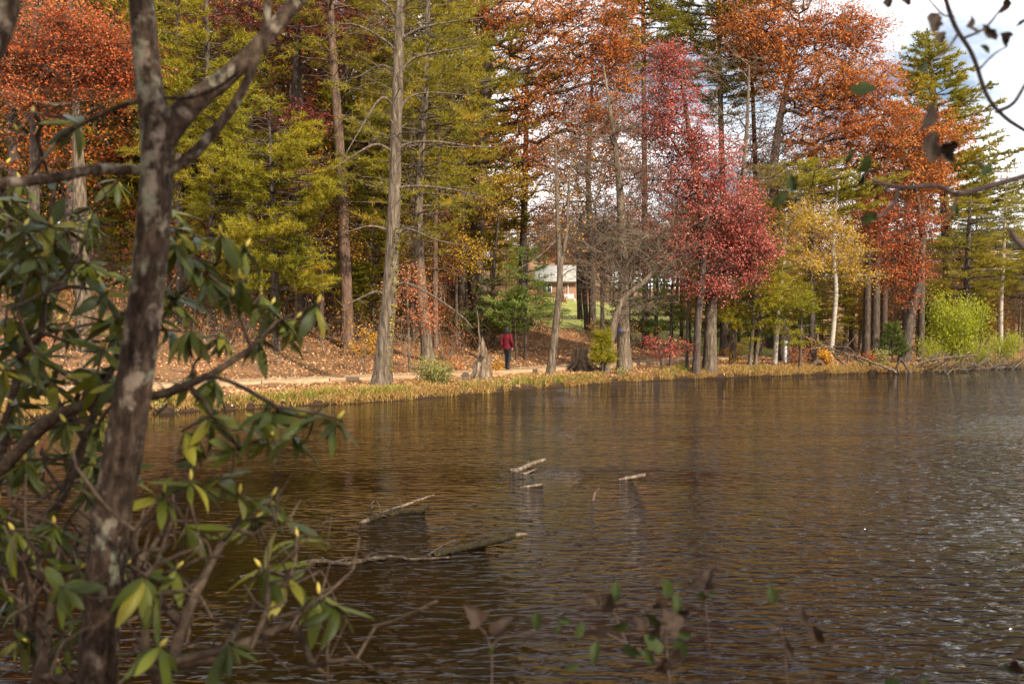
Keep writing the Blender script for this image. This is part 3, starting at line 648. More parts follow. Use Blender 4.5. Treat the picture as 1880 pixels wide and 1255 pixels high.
# the red maple and its neighbours
hero('red_maple', 'large crimson maple with a domed crown over the bank', 44.5, [(1303, 660, 26), (1305, 600, 22), (1306, 540, 19), (1296, 440, 18), (1280, 330, 14), (1262, 220, 9), (1250, 140, 5)],
     [(1240, 145, 50, 55, 110), (1232, 235, 72, 66, 170), (1288, 300, 70, 66, 160), (1212, 340, 64, 80, 110), (1330, 385, 72, 56, 200), (1350, 458, 66, 46, 200), (1245, 440, 84, 66, 150), (1395, 455, 28, 22, 36), (1380, 505, 26, 14, 18), (1290, 530, 50, 22, 36), (1180, 460, 46, 50, 30), (1222, 100, 26, 26, 20), (1320, 525, 28, 18, 24, -.8), (1195, 200, 40, 50, 30)], 'crimson', 'bark_grey', 51, 560, leaf=.12, per=44, gap=.45, lo=.8, hi=2.2)
hero('red_sapling', 'low crimson maple sapling spreading between the two big trunks', 43.6, [(1215, 668, 3), (1212, 650, 3), (1210, 630, 2)],
     [(1225, 640, 52, 15, 36), (1195, 625, 20, 12, 10)], 'crimson', 'bark_dark', 52, 665, leaf=.11, per=20, rtip=.006, twlen=.35, spread=.4, cat='sapling')
hero('maple_tree', 'dark slim tree standing just left of the crimson maple trunk', 43.8, [(1278, 664, 15), (1281, 600, 13), (1286, 540, 14), (1292, 470, 12), (1300, 380, 8)],
     [(1280, 470, 60, 40, 40), (1340, 400, 40, 40, 20)], 'crimson', 'bark_dark', 53, 540, leaf=.12, per=20)
hero('slender_tree', 'thin dark straight sapling right of the blue-blazed trunk', 47, [(1231, 640, 5), (1232, 580, 4), (1234, 520, 3)], [(1236, 500, 30, 30, 10)], 'rust', 'bark_dark', 54, 540, per=4, rtip=.006, twlen=.5)
hero('slender_tree', 'thin dark pole of a tree left of the crimson maple', 44.2, [(1261, 666, 6), (1262, 600, 5), (1264, 530, 4)], [(1262, 500, 30, 30, 10)], 'rust', 'bark_dark', 55, 540, per=3, rtip=.006, twlen=.5)
hero_pine('olive evergreen on twin thin trunks in front of the orange crowns', 46.5, [(1376, 672, 7.5), (1382, 600, 6.5), (1386, 520, 5), (1392, 440, 3)], .22, .99, lambda f: bow(f, 2.2), 'pine_yellow', 'bark_grey', 56, dense=1.4, whorl=.42, nb=5)
hero_pine('olive evergreen with a thin trunk nearer the birch', 47.2, [(1386, 670, 8), (1394, 600, 7), (1400, 520, 5), (1410, 430, 3)], .30, .99, lambda f: bow(f, 3.2), 'pine_olive', 'bark_grey', 57, dense=1.3, whorl=.5, nb=5)
hero_pine('low green evergreen spray beside the white birch', 47.5, [(1468, 668, 6), (1470, 620, 5), (1472, 560, 3), (1474, 530, 1.5)], .25, .99, lambda f: cone(f, 1.5, .2), 'pine_yellow', 'bark_dark', 58, dense=1.4, whorl=.4, nb=5)
hero_pine('golden olive pine between the crimson maple and the orange oak', 51, [(1492, 640, 15), (1490, 500, 12), (1486, 400, 9), (1484, 340, 6), (1482, 300, 3)], .42, .99, lambda f: bow(f, 4.2), 'pine_yellow', 'bark_dark', 59, dense=1.25, whorl=.5, nb=5)
hero_pine('tall olive pine above the crimson maple at the top edge', 57, [(1330, 640, 15), (1328, 400, 12), (1322, 150, 9), (1318, -60, 7), (1316, -260, 3)], .42, .99, lambda f: bow(f, 4.6), 'pine_olive', 'bark_dark', 60, dense=1.3, whorl=.5, gap=-.8)
hero('bare_tree', 'pale bare-branched tree above the right shoulder of the crimson maple', 49, [(1345, 650, 12), (1350, 500, 11), (1362, 350, 9), (1372, 220, 6), (1375, 120, 3)],
     [(1370, 250, 90, 90, 60), (1330, 130, 70, 80, 30), (1400, 330, 70, 40, 36)], 'rust', 'bark_tan', 61, 420, per=3, leaf=.12, twigs=8, twlen=1.3, rtip=.013)

hero_pine('olive pine thrusting above the left shoulder of the crimson maple', 56, [(1185, 640, 13), (1184, 400, 11), (1182, 150, 9), (1180, -60, 7), (1178, -260, 3)], .5, .99, lambda f: bow(f, 3.6), 'pine_olive', 'bark_dark', 62, whorl=.5, dense=1.2, gap=-.8)
hero('oak_tree', 'rust-orange oak between the crimson maple and the huge orange oak', 58, [(1392, 640, 13), (1390, 450, 12), (1386, 280, 9), (1380, 120, 6), (1378, -60, 3)],
     [(1385, 140, 62, 90, 130), (1340, 60, 60, 70, 90), (1400, 290, 60, 70, 110), (1360, -60, 90, 70, 90), (1440, 400, 60, 50, 70)], 'rust', 'bark_dark', 63, 420, leaf=.15, per=34, gap=.3)
hero('maple_tree', 'rusty young maple filling the gap behind the forked slender tree', 66, [(1065, 640, 10), (1062, 500, 9), (1066, 400, 6)],
     [(1085, 400, 70, 45, 70), (1130, 450, 70, 40, 60), (1000, 455, 50, 20, 26), (1050, 330, 50, 50, 34)], 'peach', 'bark_dark', 64, 470, leaf=.15, per=22, gap=.5)
# orange oaks to the right
hero('oak_tree', 'huge orange oak leaning over the right side of the pond', 53, [(1440, 645, 24), (1436, 520, 21), (1425, 400, 19), (1420, 320, 17), (1430, 230, 13), (1450, 140, 9), (1470, 60, 5)],
     [(1410, 90, 60, 90, 130), (1365, 40, 60, 60, 80), (1470, 60, 80, 70, 180), (1560, 60, 66, 62, 170), (1500, 160, 90, 66, 240), (1590, 170, 80, 66, 190), (1620, 255, 100, 60, 260), (1510, 260, 90, 60, 180), (1715, 250, 62, 52, 120), (1645, 330, 92, 42, 150), (1720, 330, 40, 30, 40), (1500, 340, 50, 36, 40), (1450, -60, 110, 70, 120)], 'orange', 'bark_dark', 71, 400, leaf=.16, per=40, gap=.0, lo=1.0, hi=3.0, lw=.55)
hero('oak_tree', 'scarlet oak on the dark leaning trunk near the yellow shrub', 52, [(1660, 648, 22), (1668, 600, 19), (1680, 545, 17), (1692, 480, 14), (1690, 400, 9), (1680, 340, 5)],
     [(1625, 430, 52, 45, 100), (1660, 495, 45, 42, 100), (1690, 400, 50, 34, 50), (1600, 390, 50, 40, 40), (1668, 545, 22, 12, 14)], 'redoak', 'bark_dark', 72, 520, leaf=.15, per=36, gap=.2, lw=.5)
hero('birch_tree', 'white birch with a slightly crooked pale trunk and yellow leaves', 50, [(1524, 645, 9.5), (1532, 580, 8.5), (1535, 530, 8), (1530, 460, 7), (1533, 400, 5.5), (1540, 330, 4)],
     [(1555, 455, 38, 32, 36), (1570, 500, 36, 30, 22), (1510, 420, 50, 30, 30)], 'yellow', 'bark_birch', 73, 520, leaf=.14, per=38, gap=.4, rtip=.007, spread=.4)
hero('birch_tree', 'thin pale birch leaning right with orange and gold leaves', 49, [(1422, 650, 9), (1428, 590, 8), (1436, 520, 7), (1441, 450, 6), (1444, 390, 4)],
     [(1470, 480, 50, 24, 34), (1430, 430, 50, 30, 34), (1475, 400, 60, 36, 40)], 'yellow', 'bark_birch', 74, 520, leaf=.14, per=38, gap=.4, rtip=.007, spread=.4)
for k, (px, w, Y, lab) in enumerate([(1590, 15, 58, 'dark trunk leftmost of the shaded trio right of the white birch'), (1606, 16, 56, 'dark trunk in the middle of the shaded trio right of the white birch'), (1622, 13, 59, 'dark trunk rightmost of the shaded trio right of the white birch'),
        (1690, 14, 58, 'dark straight trunk just behind the leaning scarlet oak'), (1660, 10, 63, 'thin dark trunk behind the scarlet oak')]):
    hero('woodland_tree', lab, Y, [(px, 635, w), (px + 2, 540, w * .9), (px + 4, 420, w * .75), (px + 2, 300, w * .5)],
         [(px, 380, 70, 60, 46), (px + 10, 470, 60, 30, 16)], ['brown', 'rust', 'brown', 'rust', 'brown'][k], 'bark_dark', 80 + k, 480, leaf=.14, per=16, twigs=6, twlen=.9)
hero_pine('tall layered pine against the sky at upper right', 66, [(1745, 625, 20), (1738, 450, 17), (1728, 300, 14), (1712, 150, 9), (1702, 52, 3)], .32, .995, lambda f: cone(f, 6.2, .08), 'pine_olive', 'bark_dark', 90, dense=1.25, whorl=.62, nb=7, rise=.16, droop=.02, twr=.36, nl=.24, nw=.028, K=7, gap=-.8, up=.2)
hero_pine('olive pine with level boughs near the right edge', 62, [(1838, 640, 8), (1838, 560, 7.5), (1842, 470, 7), (1846, 380, 5), (1850, 300, 2)], .42, .99, lambda f: cone(f, 4.4, .2), 'pine_olive', 'bark_birch', 91, dense=1.1, whorl=.55, nb=5)
hero_pine('green pine whose boughs hang behind the yellow-green shrub', 60, [(1772, 640, 14), (1774, 540, 12), (1778, 440, 9), (1782, 360, 4)], .32, .99, lambda f: cone(f, 4.2, .3), 'pine_olive', 'bark_dark', 92, dense=1.2, whorl=.5, nb=6)
hero_pine('pine cut by the right edge of the picture', 64, [(1900, 640, 10), (1898, 540, 9), (1896, 440, 7), (1894, 240, 2)], .30, .99, lambda f: cone(f, 4.2, .15), 'pine_olive', 'bark_grey', 93, dense=1.05, whorl=.6, nb=5)
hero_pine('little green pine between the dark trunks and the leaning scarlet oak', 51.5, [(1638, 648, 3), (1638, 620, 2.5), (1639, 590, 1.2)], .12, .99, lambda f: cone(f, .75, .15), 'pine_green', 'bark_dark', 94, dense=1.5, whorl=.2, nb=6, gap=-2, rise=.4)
hero_pine('small green-gold pine in front of the bare tree pair on the bank', 40.6, [(1106, 676, 4), (1106, 645, 3), (1108, 605, 1.5)], .2, .99, lambda f: .42 * (1 - .5 * f), 'pine_yellow', 'bark_dark', 95, dense=1.8, whorl=.16, nb=6, gap=-2, rise=.5, K=8)
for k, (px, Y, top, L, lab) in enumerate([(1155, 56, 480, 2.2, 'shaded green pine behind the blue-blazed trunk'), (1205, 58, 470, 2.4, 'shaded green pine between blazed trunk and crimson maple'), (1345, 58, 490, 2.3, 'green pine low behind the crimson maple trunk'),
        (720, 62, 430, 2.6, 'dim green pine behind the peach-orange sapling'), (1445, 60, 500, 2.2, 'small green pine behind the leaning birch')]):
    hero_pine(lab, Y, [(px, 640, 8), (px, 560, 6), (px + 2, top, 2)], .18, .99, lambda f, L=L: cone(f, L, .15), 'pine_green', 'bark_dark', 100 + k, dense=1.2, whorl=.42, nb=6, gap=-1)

# ------------------------------------------------------------------ the wood farther back: copies of a few trees
PROTO = {}
def proto_dec(key, leafm, seed, per, hgt=14.0, gap=.3, leaf=.17, tw=5, bark='bark_dark', n=(90, 70, 50)):
    rng = np.random.default_rng(seed); w, c = Geo(), Geo()
    tr = [(0, 0, 0), (.15, .1, hgt * .3), (-.1, .1, hgt * .6), (.2, -.1, hgt * .95)]
    deciduous(w, c, tr, [.22, .17, .11, .03], [((0, 0, hgt * .72), (2.9, 2.9, hgt * .26), n[0]), ((.8, .3, hgt * .52), (2.6, 2.6, hgt * .16), n[1]), ((-.9, -.3, hgt * .45), (2.4, 2.4, hgt * .14), n[2])], rng, hgt * .28,
              leaf=leaf, per=per, twigs=tw, twlen=1.0, rtip=.012, sides=7, gap=gap, spread=.4)
    PROTO[key] = (w.mesh('trunk', M[bark]), c.mesh('crown', LM[leafm], smooth=False) if c.n else None, hgt)
def proto_pine(key, leafm, seed, hgt=15.0):
    rng = np.random.default_rng(seed); w, c = Geo(), Geo()
    pine(w, c, [(0, 0, 0), (.1, 0, hgt * .5), (0, .1, hgt)], [.2, .13, .03], .14, .99, lambda f: bow(f, 3.6), rng, whorl=.6, nb=5, dense=1.0, sides=7, nl=.26, nw=.036, dead=8)
    PROTO[key] = (w.mesh('trunk', M['bark_dark']), c.mesh('crown', LM[leafm], smooth=False), hgt)
proto_dec('rust', 'rust', 201, 26); proto_dec('brown', 'brown', 202, 16, tw=7); proto_dec('gold', 'gold', 203, 26); proto_dec('orange', 'orange', 204, 30)
proto_dec('bare', 'brown', 205, 2, tw=9, bark='bark_grey'); proto_pine('olive', 'pine_olive', 206); proto_pine('green', 'pine_green', 207); proto_pine('yel', 'pine_yellow', 208)
KIND = {'rust': 'rust-leaved tree', 'brown': 'brown-leaved tree', 'gold': 'gold-leaved tree', 'orange': 'orange-leaved tree', 'bare': 'bare grey tree', 'olive': 'olive pine', 'green': 'dark green pine', 'yel': 'yellow-green pine'}
FAR = {}
def far_tree(key, px, Y, top_py, place, rs):
    tm, cm, h = PROTO[key]; b = ground(px, Y)
    z = at(px, top_py, Y)[2]; s = max(3.0, z - b[2]) / h
    t = empty('pine_tree' if key in ('olive', 'green', 'yel') else 'woodland_tree', b, rs.uniform(0, 6.28)); t.scale = (s * rs.uniform(.9, 1.2), s * rs.uniform(.9, 1.2), s)
    FAR.setdefault((key, place), []).append((px, t))
    for nm, me in (('trunk', tm), ('crown', cm)):
        if me is None: continue
        o = bpy.data.objects.new(nm, me); COL.objects.link(o); o.parent = t
rs = random.Random(77)
for Y, n, place in ((52, 9, 'in the wood on the left slope'), (60, 12, 'in the wood on the left slope'), (70, 13, 'in the wood on the left slope'), (84, 14, 'far back in the left wood')):
    for i in range(n):
        px = -60 + (i + rs.uniform(.1, .9)) * (880 + 60) / n
        far_tree(rs.choice(['rust', 'olive', 'olive', 'orange', 'gold', 'brown', 'bare', 'green', 'yel', 'rust']), px, Y + rs.uniform(-3, 3), rs.uniform(-380, 160) if Y < 80 else rs.uniform(60, 260), place, rs)
for i in range(46):
    px = -40 + (i + rs.uniform(.1, .9)) * 880 / 46
    far_tree(rs.choice(['gold', 'rust', 'yel', 'gold', 'brown', 'rust', 'yel', 'orange']), px, rs.uniform(43, 58), rs.uniform(350, 500), 'growing low under the left slope wood', rs)
for i in range(34):
    px = -60 + (i + rs.uniform(.1, .9)) * 960 / 34
    far_tree(rs.choice(['rust', 'brown', 'olive', 'brown', 'green', 'gold']), px, rs.uniform(98, 130), rs.uniform(180, 380), 'on the hill far behind the left slope', rs)
for i in range(16):
    px = 1230 + (i + rs.uniform(.1, .9)) * 420 / 16
    far_tree(rs.choice(['gold', 'rust', 'yel', 'olive', 'brown', 'brown', 'bare']), px, rs.uniform(58, 70), rs.uniform(430, 540), 'growing low behind the right bank', rs)
for i in range(24):
    px = 1600 + (i + rs.uniform(.1, .9)) * 340 / 24
    far_tree(rs.choice(['rust', 'olive', 'brown', 'brown', 'green', 'gold']), px, rs.uniform(63, 82), rs.uniform(490, 570), 'growing low beyond the willow shrub', rs)
for Y, n in ((134, 12), (142, 13), (150, 13), (158, 13)):
    for i in range(n):
        px = 830 + (i + rs.uniform(.1, .9)) * 500 / n
        far_tree(rs.choice(['rust', 'brown', 'bare', 'brown', 'olive', 'orange']), px, Y + rs.uniform(-3, 3), rs.uniform(340, 450), 'behind the house', rs)
for Y, n, lo, hi in ((66, 8, 330, 450), (74, 9, 260, 420), (84, 10, 240, 420)):
    for i in range(n):
        px = 1245 + (i + rs.uniform(.1, .9)) * 420 / n
        far_tree(rs.choice(['rust', 'brown', 'bare', 'olive', 'gold', 'orange', 'brown']), px, Y + rs.uniform(-3, 3), rs.uniform(lo, hi), 'behind the orange oak', rs)
for Y, n, lo, hi in ((72, 8, 420, 500), (86, 9, 380, 460), (100, 10, 350, 430)):
    for i in range(n):
        px = 1640 + (i + rs.uniform(.1, .9)) * 330 / n
        far_tree(rs.choice(['rust', 'brown', 'bare', 'brown', 'olive', 'green']), px, Y + rs.uniform(-3, 3), rs.uniform(lo, hi), 'across the pond at far right', rs)

ORD = 'leftmost second third fourth fifth sixth seventh eighth ninth tenth eleventh twelfth thirteenth fourteenth fifteenth sixteenth seventeenth eighteenth nineteenth twentieth'.split() + ['next'] * 60
for (key, place), lst in FAR.items():
    lst.sort(key=lambda q: q[0])
    for i, (px, t) in enumerate(lst):
        nm = KIND[key]
        lab = f'lone {nm} {place}' if len(lst) == 1 else (f'leftmost of the {nm}s {place}' if i == 0 else (f'rightmost of the {nm}s {place}' if i == len(lst) - 1 else f'{ORD[i]} from left of the {nm}s {place}'))
        tag(t, lab, 'tree', f'{nm}s {place}')
# ------------------------------------------------------------------ shrubs
def shrub(name, label, px, Y, wpx, hpx, leafm, seed, n=40, per=20, leaf=.07, stems=9, upright=.6, bark='twig', group=None, lw=.5, spread=.22, sink=0.0, thick=.008):
    rng = np.random.default_rng(seed); b = ground(px, Y); b[2] -= sink
    w, h = pxm(wpx, Y), pxm(hpx, Y); wood, crown = Geo(), Geo()
    TP = []
    for i in range(stems):
        az = rng.uniform(0, 6.28); o = b + np.array([math.cos(az), math.sin(az), 0]) * w * .12 * rng.uniform(0, 1); o[2] = b[2] - .1
        rr = rng.uniform(.25, 1) ** .5
        e = b + np.array([math.cos(az) * w * .5 * rr, math.sin(az) * w * .4 * rr, h * rng.uniform(.55, 1.02) * (1.08 - .4 * rr * (1 - upright))])
        mid = (o + e) / 2 + np.array([-math.cos(az), -math.sin(az), 0]) * w * .08 + rng.normal(0, .05 * h, 3)
        P = np.array([(1 - t) ** 2 * o + 2 * t * (1 - t) * mid + t * t * e for t in np.linspace(0, 1, 7)])
        tube(wood, P, np.linspace(thick * 1.5, thick * .3, 7), 4, 0, rng, cap=False)
        for q in range(max(2, n // stems)):
            t = rng.uniform(.25, 1); a = P[min(6, int(t * 6))]
            d = unit(rng.normal(size=3) + np.array([0, 0, upright * 1.5])); c = a + d * h * .22 * rng.uniform(.5, 1.2)
            segs(wood, a, c, thick * .5, thick * .2, 3)
            TP += [a + (c - a) * f for f in (.5, .8, 1.0)]
    TP = np.array(TP)
    k = rng.integers(0, len(TP), n * per); P = TP[k] + rng.normal(size=(n * per, 3)) * spread * .5
    P[:, 2] = np.maximum(P[:, 2], b[2] + .03)
    leaves(crown, P, leaf, leaf * lw, rng, (0.1, -.3, .4 if upright < .7 else 0), tdir=np.tile(np.array([0, 0, upright]), (len(P), 1)))
    t = empty(name, b); tag(t, label, 'shrub', group)
    wood.obj('stem', M[bark], t, b); crown.obj('foliage', LM[leafm], t, b, smooth=False)
    return t
shrub('willow_shrub', 'rounded yellow-green willow shrub glowing on the right bank', 1755, 53, 125, 118, 'willow', 301, 330, 32, .17, 40, .9, lw=.28, spread=.45)
shrub('willow_shrub', 'smaller yellow-green shrub at the right edge of the bank', 1845, 56, 90, 55, 'willow', 302, 130, 26, .13, 20, .8, lw=.25, spread=.35)
shrub('willow_shrub', 'low yellow-green growth at the left foot of the willow shrub', 1712, 52, 60, 50, 'willow', 303, 70, 22, .12, 12, .8, lw=.25, spread=.35)
shrub('willow_shrub', 'low yellow-green growth at the right foot of the willow shrub', 1800, 53.5, 80, 42, 'willow', 304, 80, 22, .12, 14, .7, lw=.25, spread=.35)
shrub('green_bush', 'leafy green bush on the bank edge right of the grey trunk', 800, 33.6, 92, 48, 'bush', 305, 130, 30, .075, 26, .5, spread=.25)
shrub('golden_sprig', 'little orange-gold leaved seedling on the path edge beside the walker', 910, 39.0, 26, 22, 'gold', 306, 12, 14, .10, 5, .6, lw=.7)
shrub('golden_sprig', 'yellow leaves sprouting at the foot of the broken snag', 892, 36.6, 24, 22, 'gold', 307, 10, 12, .08, 5, .6, lw=.7)
shrub('golden_sprig', 'bright yellow-orange vine leaves hanging at the fallen birch in the water', 1518, 48.6, 34, 40, 'gold', 308, 30, 22, .11, 7, .3, lw=.7)
shrub('red_bush', 'small scarlet bush at the foot of the shaded dark trunks', 1602, 50.5, 52, 26, 'redoak', 309, 40, 18, .09, 10, .5)
shrub('green_bush', 'green-leaved bush behind the fallen birch', 1618, 49.7, 36, 34, 'bush', 310, 36, 18, .09, 9, .6)
shrub('green_bush', 'small green tuft of leaves at the waterline below the stump', 1143, 41.3, 26, 16, 'bush', 311, 20, 16, .07, 8, .5)
shrub('green_bush', 'fresh green tuft at the waterline below the crimson sapling', 1250, 44.4, 34, 16, 'freshgrass', 312, 26, 18, .09, 10, .8, lw=.25)
shrub('golden_bush', 'gold-leaved bush right of the crimson maple trunk', 1350, 49, 60, 45, 'gold', 313, 40, 14, .10, 10, .5)
shrub('rusty_bush', 'rust-orange bush between the birches', 1485, 51, 70, 55, 'peach', 314, 46, 15, .10, 12, .5)
shrub('red_bush', 'pinkish red seedlings beside the broken snag', 835, 39.5, 50, 22, 'redoak', 315, 22, 12, .09, 9, .6)
shrub('rusty_bush', 'rusty twiggy bush left of the broken snag', 820, 41.5, 70, 62, 'rust', 316, 46, 6, .09, 16, .7)
shrub('golden_bush', 'gold bush behind the foot of the red pine trunk', 690, 41, 60, 40, 'gold', 317, 36, 12, .10, 10, .5)
shrub('red_bush', 'dull red bush to the left of the fallen birch', 1462, 49, 60, 40, 'rust', 318, 40, 16, .09, 12, .5)
shrub('rusty_bush', 'orange bush behind the forked foreground trunk on the far bank', 60, 33, 120, 60, 'peach', 319, 60, 16, .11, 12, .5)

#@@DETAIL
# ------------------------------------------------------------------ leaf litter, grass and brush (uncountable)
def litter():
    rng = np.random.default_rng(401); g = Geo(); N = 150000
    y = 22 + 52 * rng.uniform(0, 1, N) ** 1.1; x = (rng.uniform(-80, 1960, N) - CX) / FPX * y
    u = (y - Ys(x)) * .75; v = (y - Yp(x)) * .75
    pathy = (np.abs(v) < .85); lawn = (y > 58.5) & (x > -5) & (x < 17)
    dw = Waves(np.random.default_rng(8), 1.0, 5.0)(np.stack([x, y, x * 0], -1)); k = (u > .08) & (rng.uniform(size=N) < np.clip(.75 + .45 * dw, .12, 1)) & (~pathy | (rng.uniform(size=N) < .10)) & (~lawn | (rng.uniform(size=N) < .22)) & (v < 22)
    x, y = x[k], y[k]; z = height(x, y) + rng.uniform(.01, .06, len(x)) + .03 * (y > 58.5); z = np.where(np.abs((y - Yp(x)) * .75) < .85, np.maximum(z, .545), z)
    P = np.stack([x, y, z], -1); w = Waves(rng, 1.5, 6)
    cr = np.clip(.45 + .16 * w(P * np.array([1, 1, 0])) + rng.uniform(-.4, .4, len(P)), 0, 1)
    leaves(g, P, .105, .075, rng, (0.15, -.35, 1.1), cr)
    tag(g.obj('fallen_leaves', LM['litter'], smooth=False), 'rust and tan fallen leaves carpeting the bank', kind='stuff')
litter()
def debris():
    rng = np.random.default_rng(406); g = Geo(); n = 170; y = rng.uniform(26, 60, n); x = (rng.uniform(0, 1880, n) - CX) / FPX * y
    k = ((y - Ys(x)) * .75 > .6) & (np.abs((y - Yp(x)) * .75) > 1.1); x, y = x[k], y[k]; A = np.stack([x, y, height(x, y) + .05], -1)
    az = rng.uniform(0, 6.28, len(A)); L = rng.uniform(.4, 1.6, len(A)); B = A + np.stack([np.cos(az) * L, np.sin(az) * L, 0 * L], -1); B[:, 2] = height(B[:, 0], B[:, 1]) + .05 + rng.uniform(0, .2, len(A))
    segs(g, A, B, rng.uniform(.015, .04, len(A)), .01, 5); tag(g.obj('fallen_sticks', M['dead_wood']), 'fallen sticks lying in the leaf litter', kind='stuff')
debris()
def blades(name, label, mat, x, y, hmin, hmax, seed, lean=.35):
    rng = np.random.default_rng(seed); n = len(x); z = height(x, y) - .02
    P = np.stack([x, y, np.maximum(z, -.05)], -1); az = rng.uniform(0, 6.28, n)
    d = unit(np.stack([np.cos(az) * lean, np.sin(az) * lean - .12, np.ones(n)], -1) + rng.normal(0, .15, (n, 3)))
    h = rng.uniform(hmin, hmax, n)[:, None]; s = unit(np.cross(d, rng.normal(size=(n, 3)))) * .011
    bend = np.stack([np.cos(az), np.sin(az), -.5 * np.ones(n)], -1) * h * .28
    M1 = P + d * h * .6; E = P + d * h + bend
    V = np.stack([P - s, P + s, M1 + s * .8, M1 - s * .8, E], 1)
    i = np.arange(n)[:, None] * 5; g = Geo(); r = rng.uniform(0, 1, n)
    g.add(V.reshape(-1, 3), np.concatenate([i, i + 1, i + 2, i + 3], 1), r)
    g.f.append(np.concatenate([i + 3, i + 2, i + 4], 1)); g.r.append(r)
    tag(g.obj(name, LM[mat], smooth=False), label, kind='stuff')
def shore_grass():
    rng = np.random.default_rng(402); N = 80000
    x = rng.uniform(-19, 33, N); u = rng.exponential(.75, N); y = Ys(x) + u / .75
    w = Waves(rng, .6, 3.5); k = (w(np.stack([x, y, x * 0], -1)) > -.25 + .6 * u) & (u < 2.4) & (u > .0)
    x, y = x[k], y[k]
    blades('dry_grass', 'dry golden grass fringing the water edge', 'drygrass', x, y, .06, .27, 403)
    X, Yy = [], []
    for px, dy, n, sp in [(455, .4, 260, .3), (520, .35, 300, .3), (560, .4, 240, .25), (605, .5, 240, .25), (690, .5, 420, .4), (722, .6, 300, .25), (880, .5, 200, .4), (950, .45, 300, .5), (1010, .4, 240, .4), (1060, .4, 240, .5), (1245, .5, 360, .5), (1390, .5, 240, .6), (300, .5, 300, .5), (120, .5, 300, .5), (1600, .8, 260, .7), (1835, .6, 500, 1.5)]:
        Yb = 30.0
        for _ in range(8): Yb = float(Ys((px - CX) / FPX * Yb)) + dy
        xb = (px - CX) / FPX * Yb
        X.append(rng.normal(xb, sp, n)); Yy.append(np.full(n, 0.) + rng.normal(0, .15, n) + Yb - float(Ys(xb)))
    x = np.concatenate(X); y = Ys(x) + np.maximum(np.concatenate(Yy), .05)
    sel = rng.uniform(size=len(x)) < .55; x, y = x[sel], y[sel]
    blades('green_grass', 'tufts of fresh green grass at the water edge', 'freshgrass', x, y, .12, .36, 404)
shore_grass()
def undergrowth():
    rng = np.random.default_rng(405); wood, cr = Geo(), Geo(); N = 2100
    y = 30 + 48 * rng.uniform(0, 1, N); x = (rng.uniform(-60, 1940, N) - CX) / FPX * y; v = (y - Yp(x)) * .75
    keepr = np.where(x > 10, .75, .85) * sstep(1.2, 9, v)
    px = x / y * FPX + CX
    house = (px > 1012) & (px < 1078) & (y > 47); lawn = (y > 56) & (px > 1000) & (px < 1250)
    k = (rng.uniform(size=N) < keepr) & ~house & ~lawn
    x, y = x[k], y[k]; b = np.stack([x, y, height(x, y) - .05], -1); n = len(b)
    for s in range(7):
        hgt = rng.uniform(.4, 2.0, (n, 1)) * np.where(rng.uniform(size=(n, 1)) < .2, 1.5, 1)
        d = unit(np.concatenate([rng.normal(0, .45, (n, 2)), np.ones((n, 1))], 1)); m = b + d * hgt * .5; d2 = unit(d + rng.normal(0, .35, (n, 3))); e = m + d2 * hgt * .5
        segs(wood, b, m, .009, .006, 3); segs(wood, m, e, .006, .002, 3)
        for q in range(2):
            f = m + (e - m) * rng.uniform(0, .8, (n, 1)); e2 = f + unit(d2 + rng.normal(0, .9, (n, 3))) * hgt * .3
            segs(wood, f, e2, .005, .002, 3)
            P = np.repeat(e2, 4, 0) + rng.normal(0, .13, (n * 4, 3)); leaves(cr, P[rng.uniform(size=len(P)) < .8], .11, .07, rng)
        P = np.repeat(e, 4, 0) + rng.normal(0, .13, (n * 4, 3)); leaves(cr, P, .11, .07, rng)
    um = leaf_mat('undergrowth_leaf', [(0.16, .06, .025), (.28, .11, .04), (.19, .15, .03), (.42, .19, .05), (.40, .12, .04)])
    tag(wood.obj('undergrowth_twigs', M['twig']), 'bare brown brush twigs under the trees', kind='stuff')
    tag(cr.obj('undergrowth_foliage', um, smooth=False), 'brown and olive understory leaves on the slope', kind='stuff')
undergrowth()

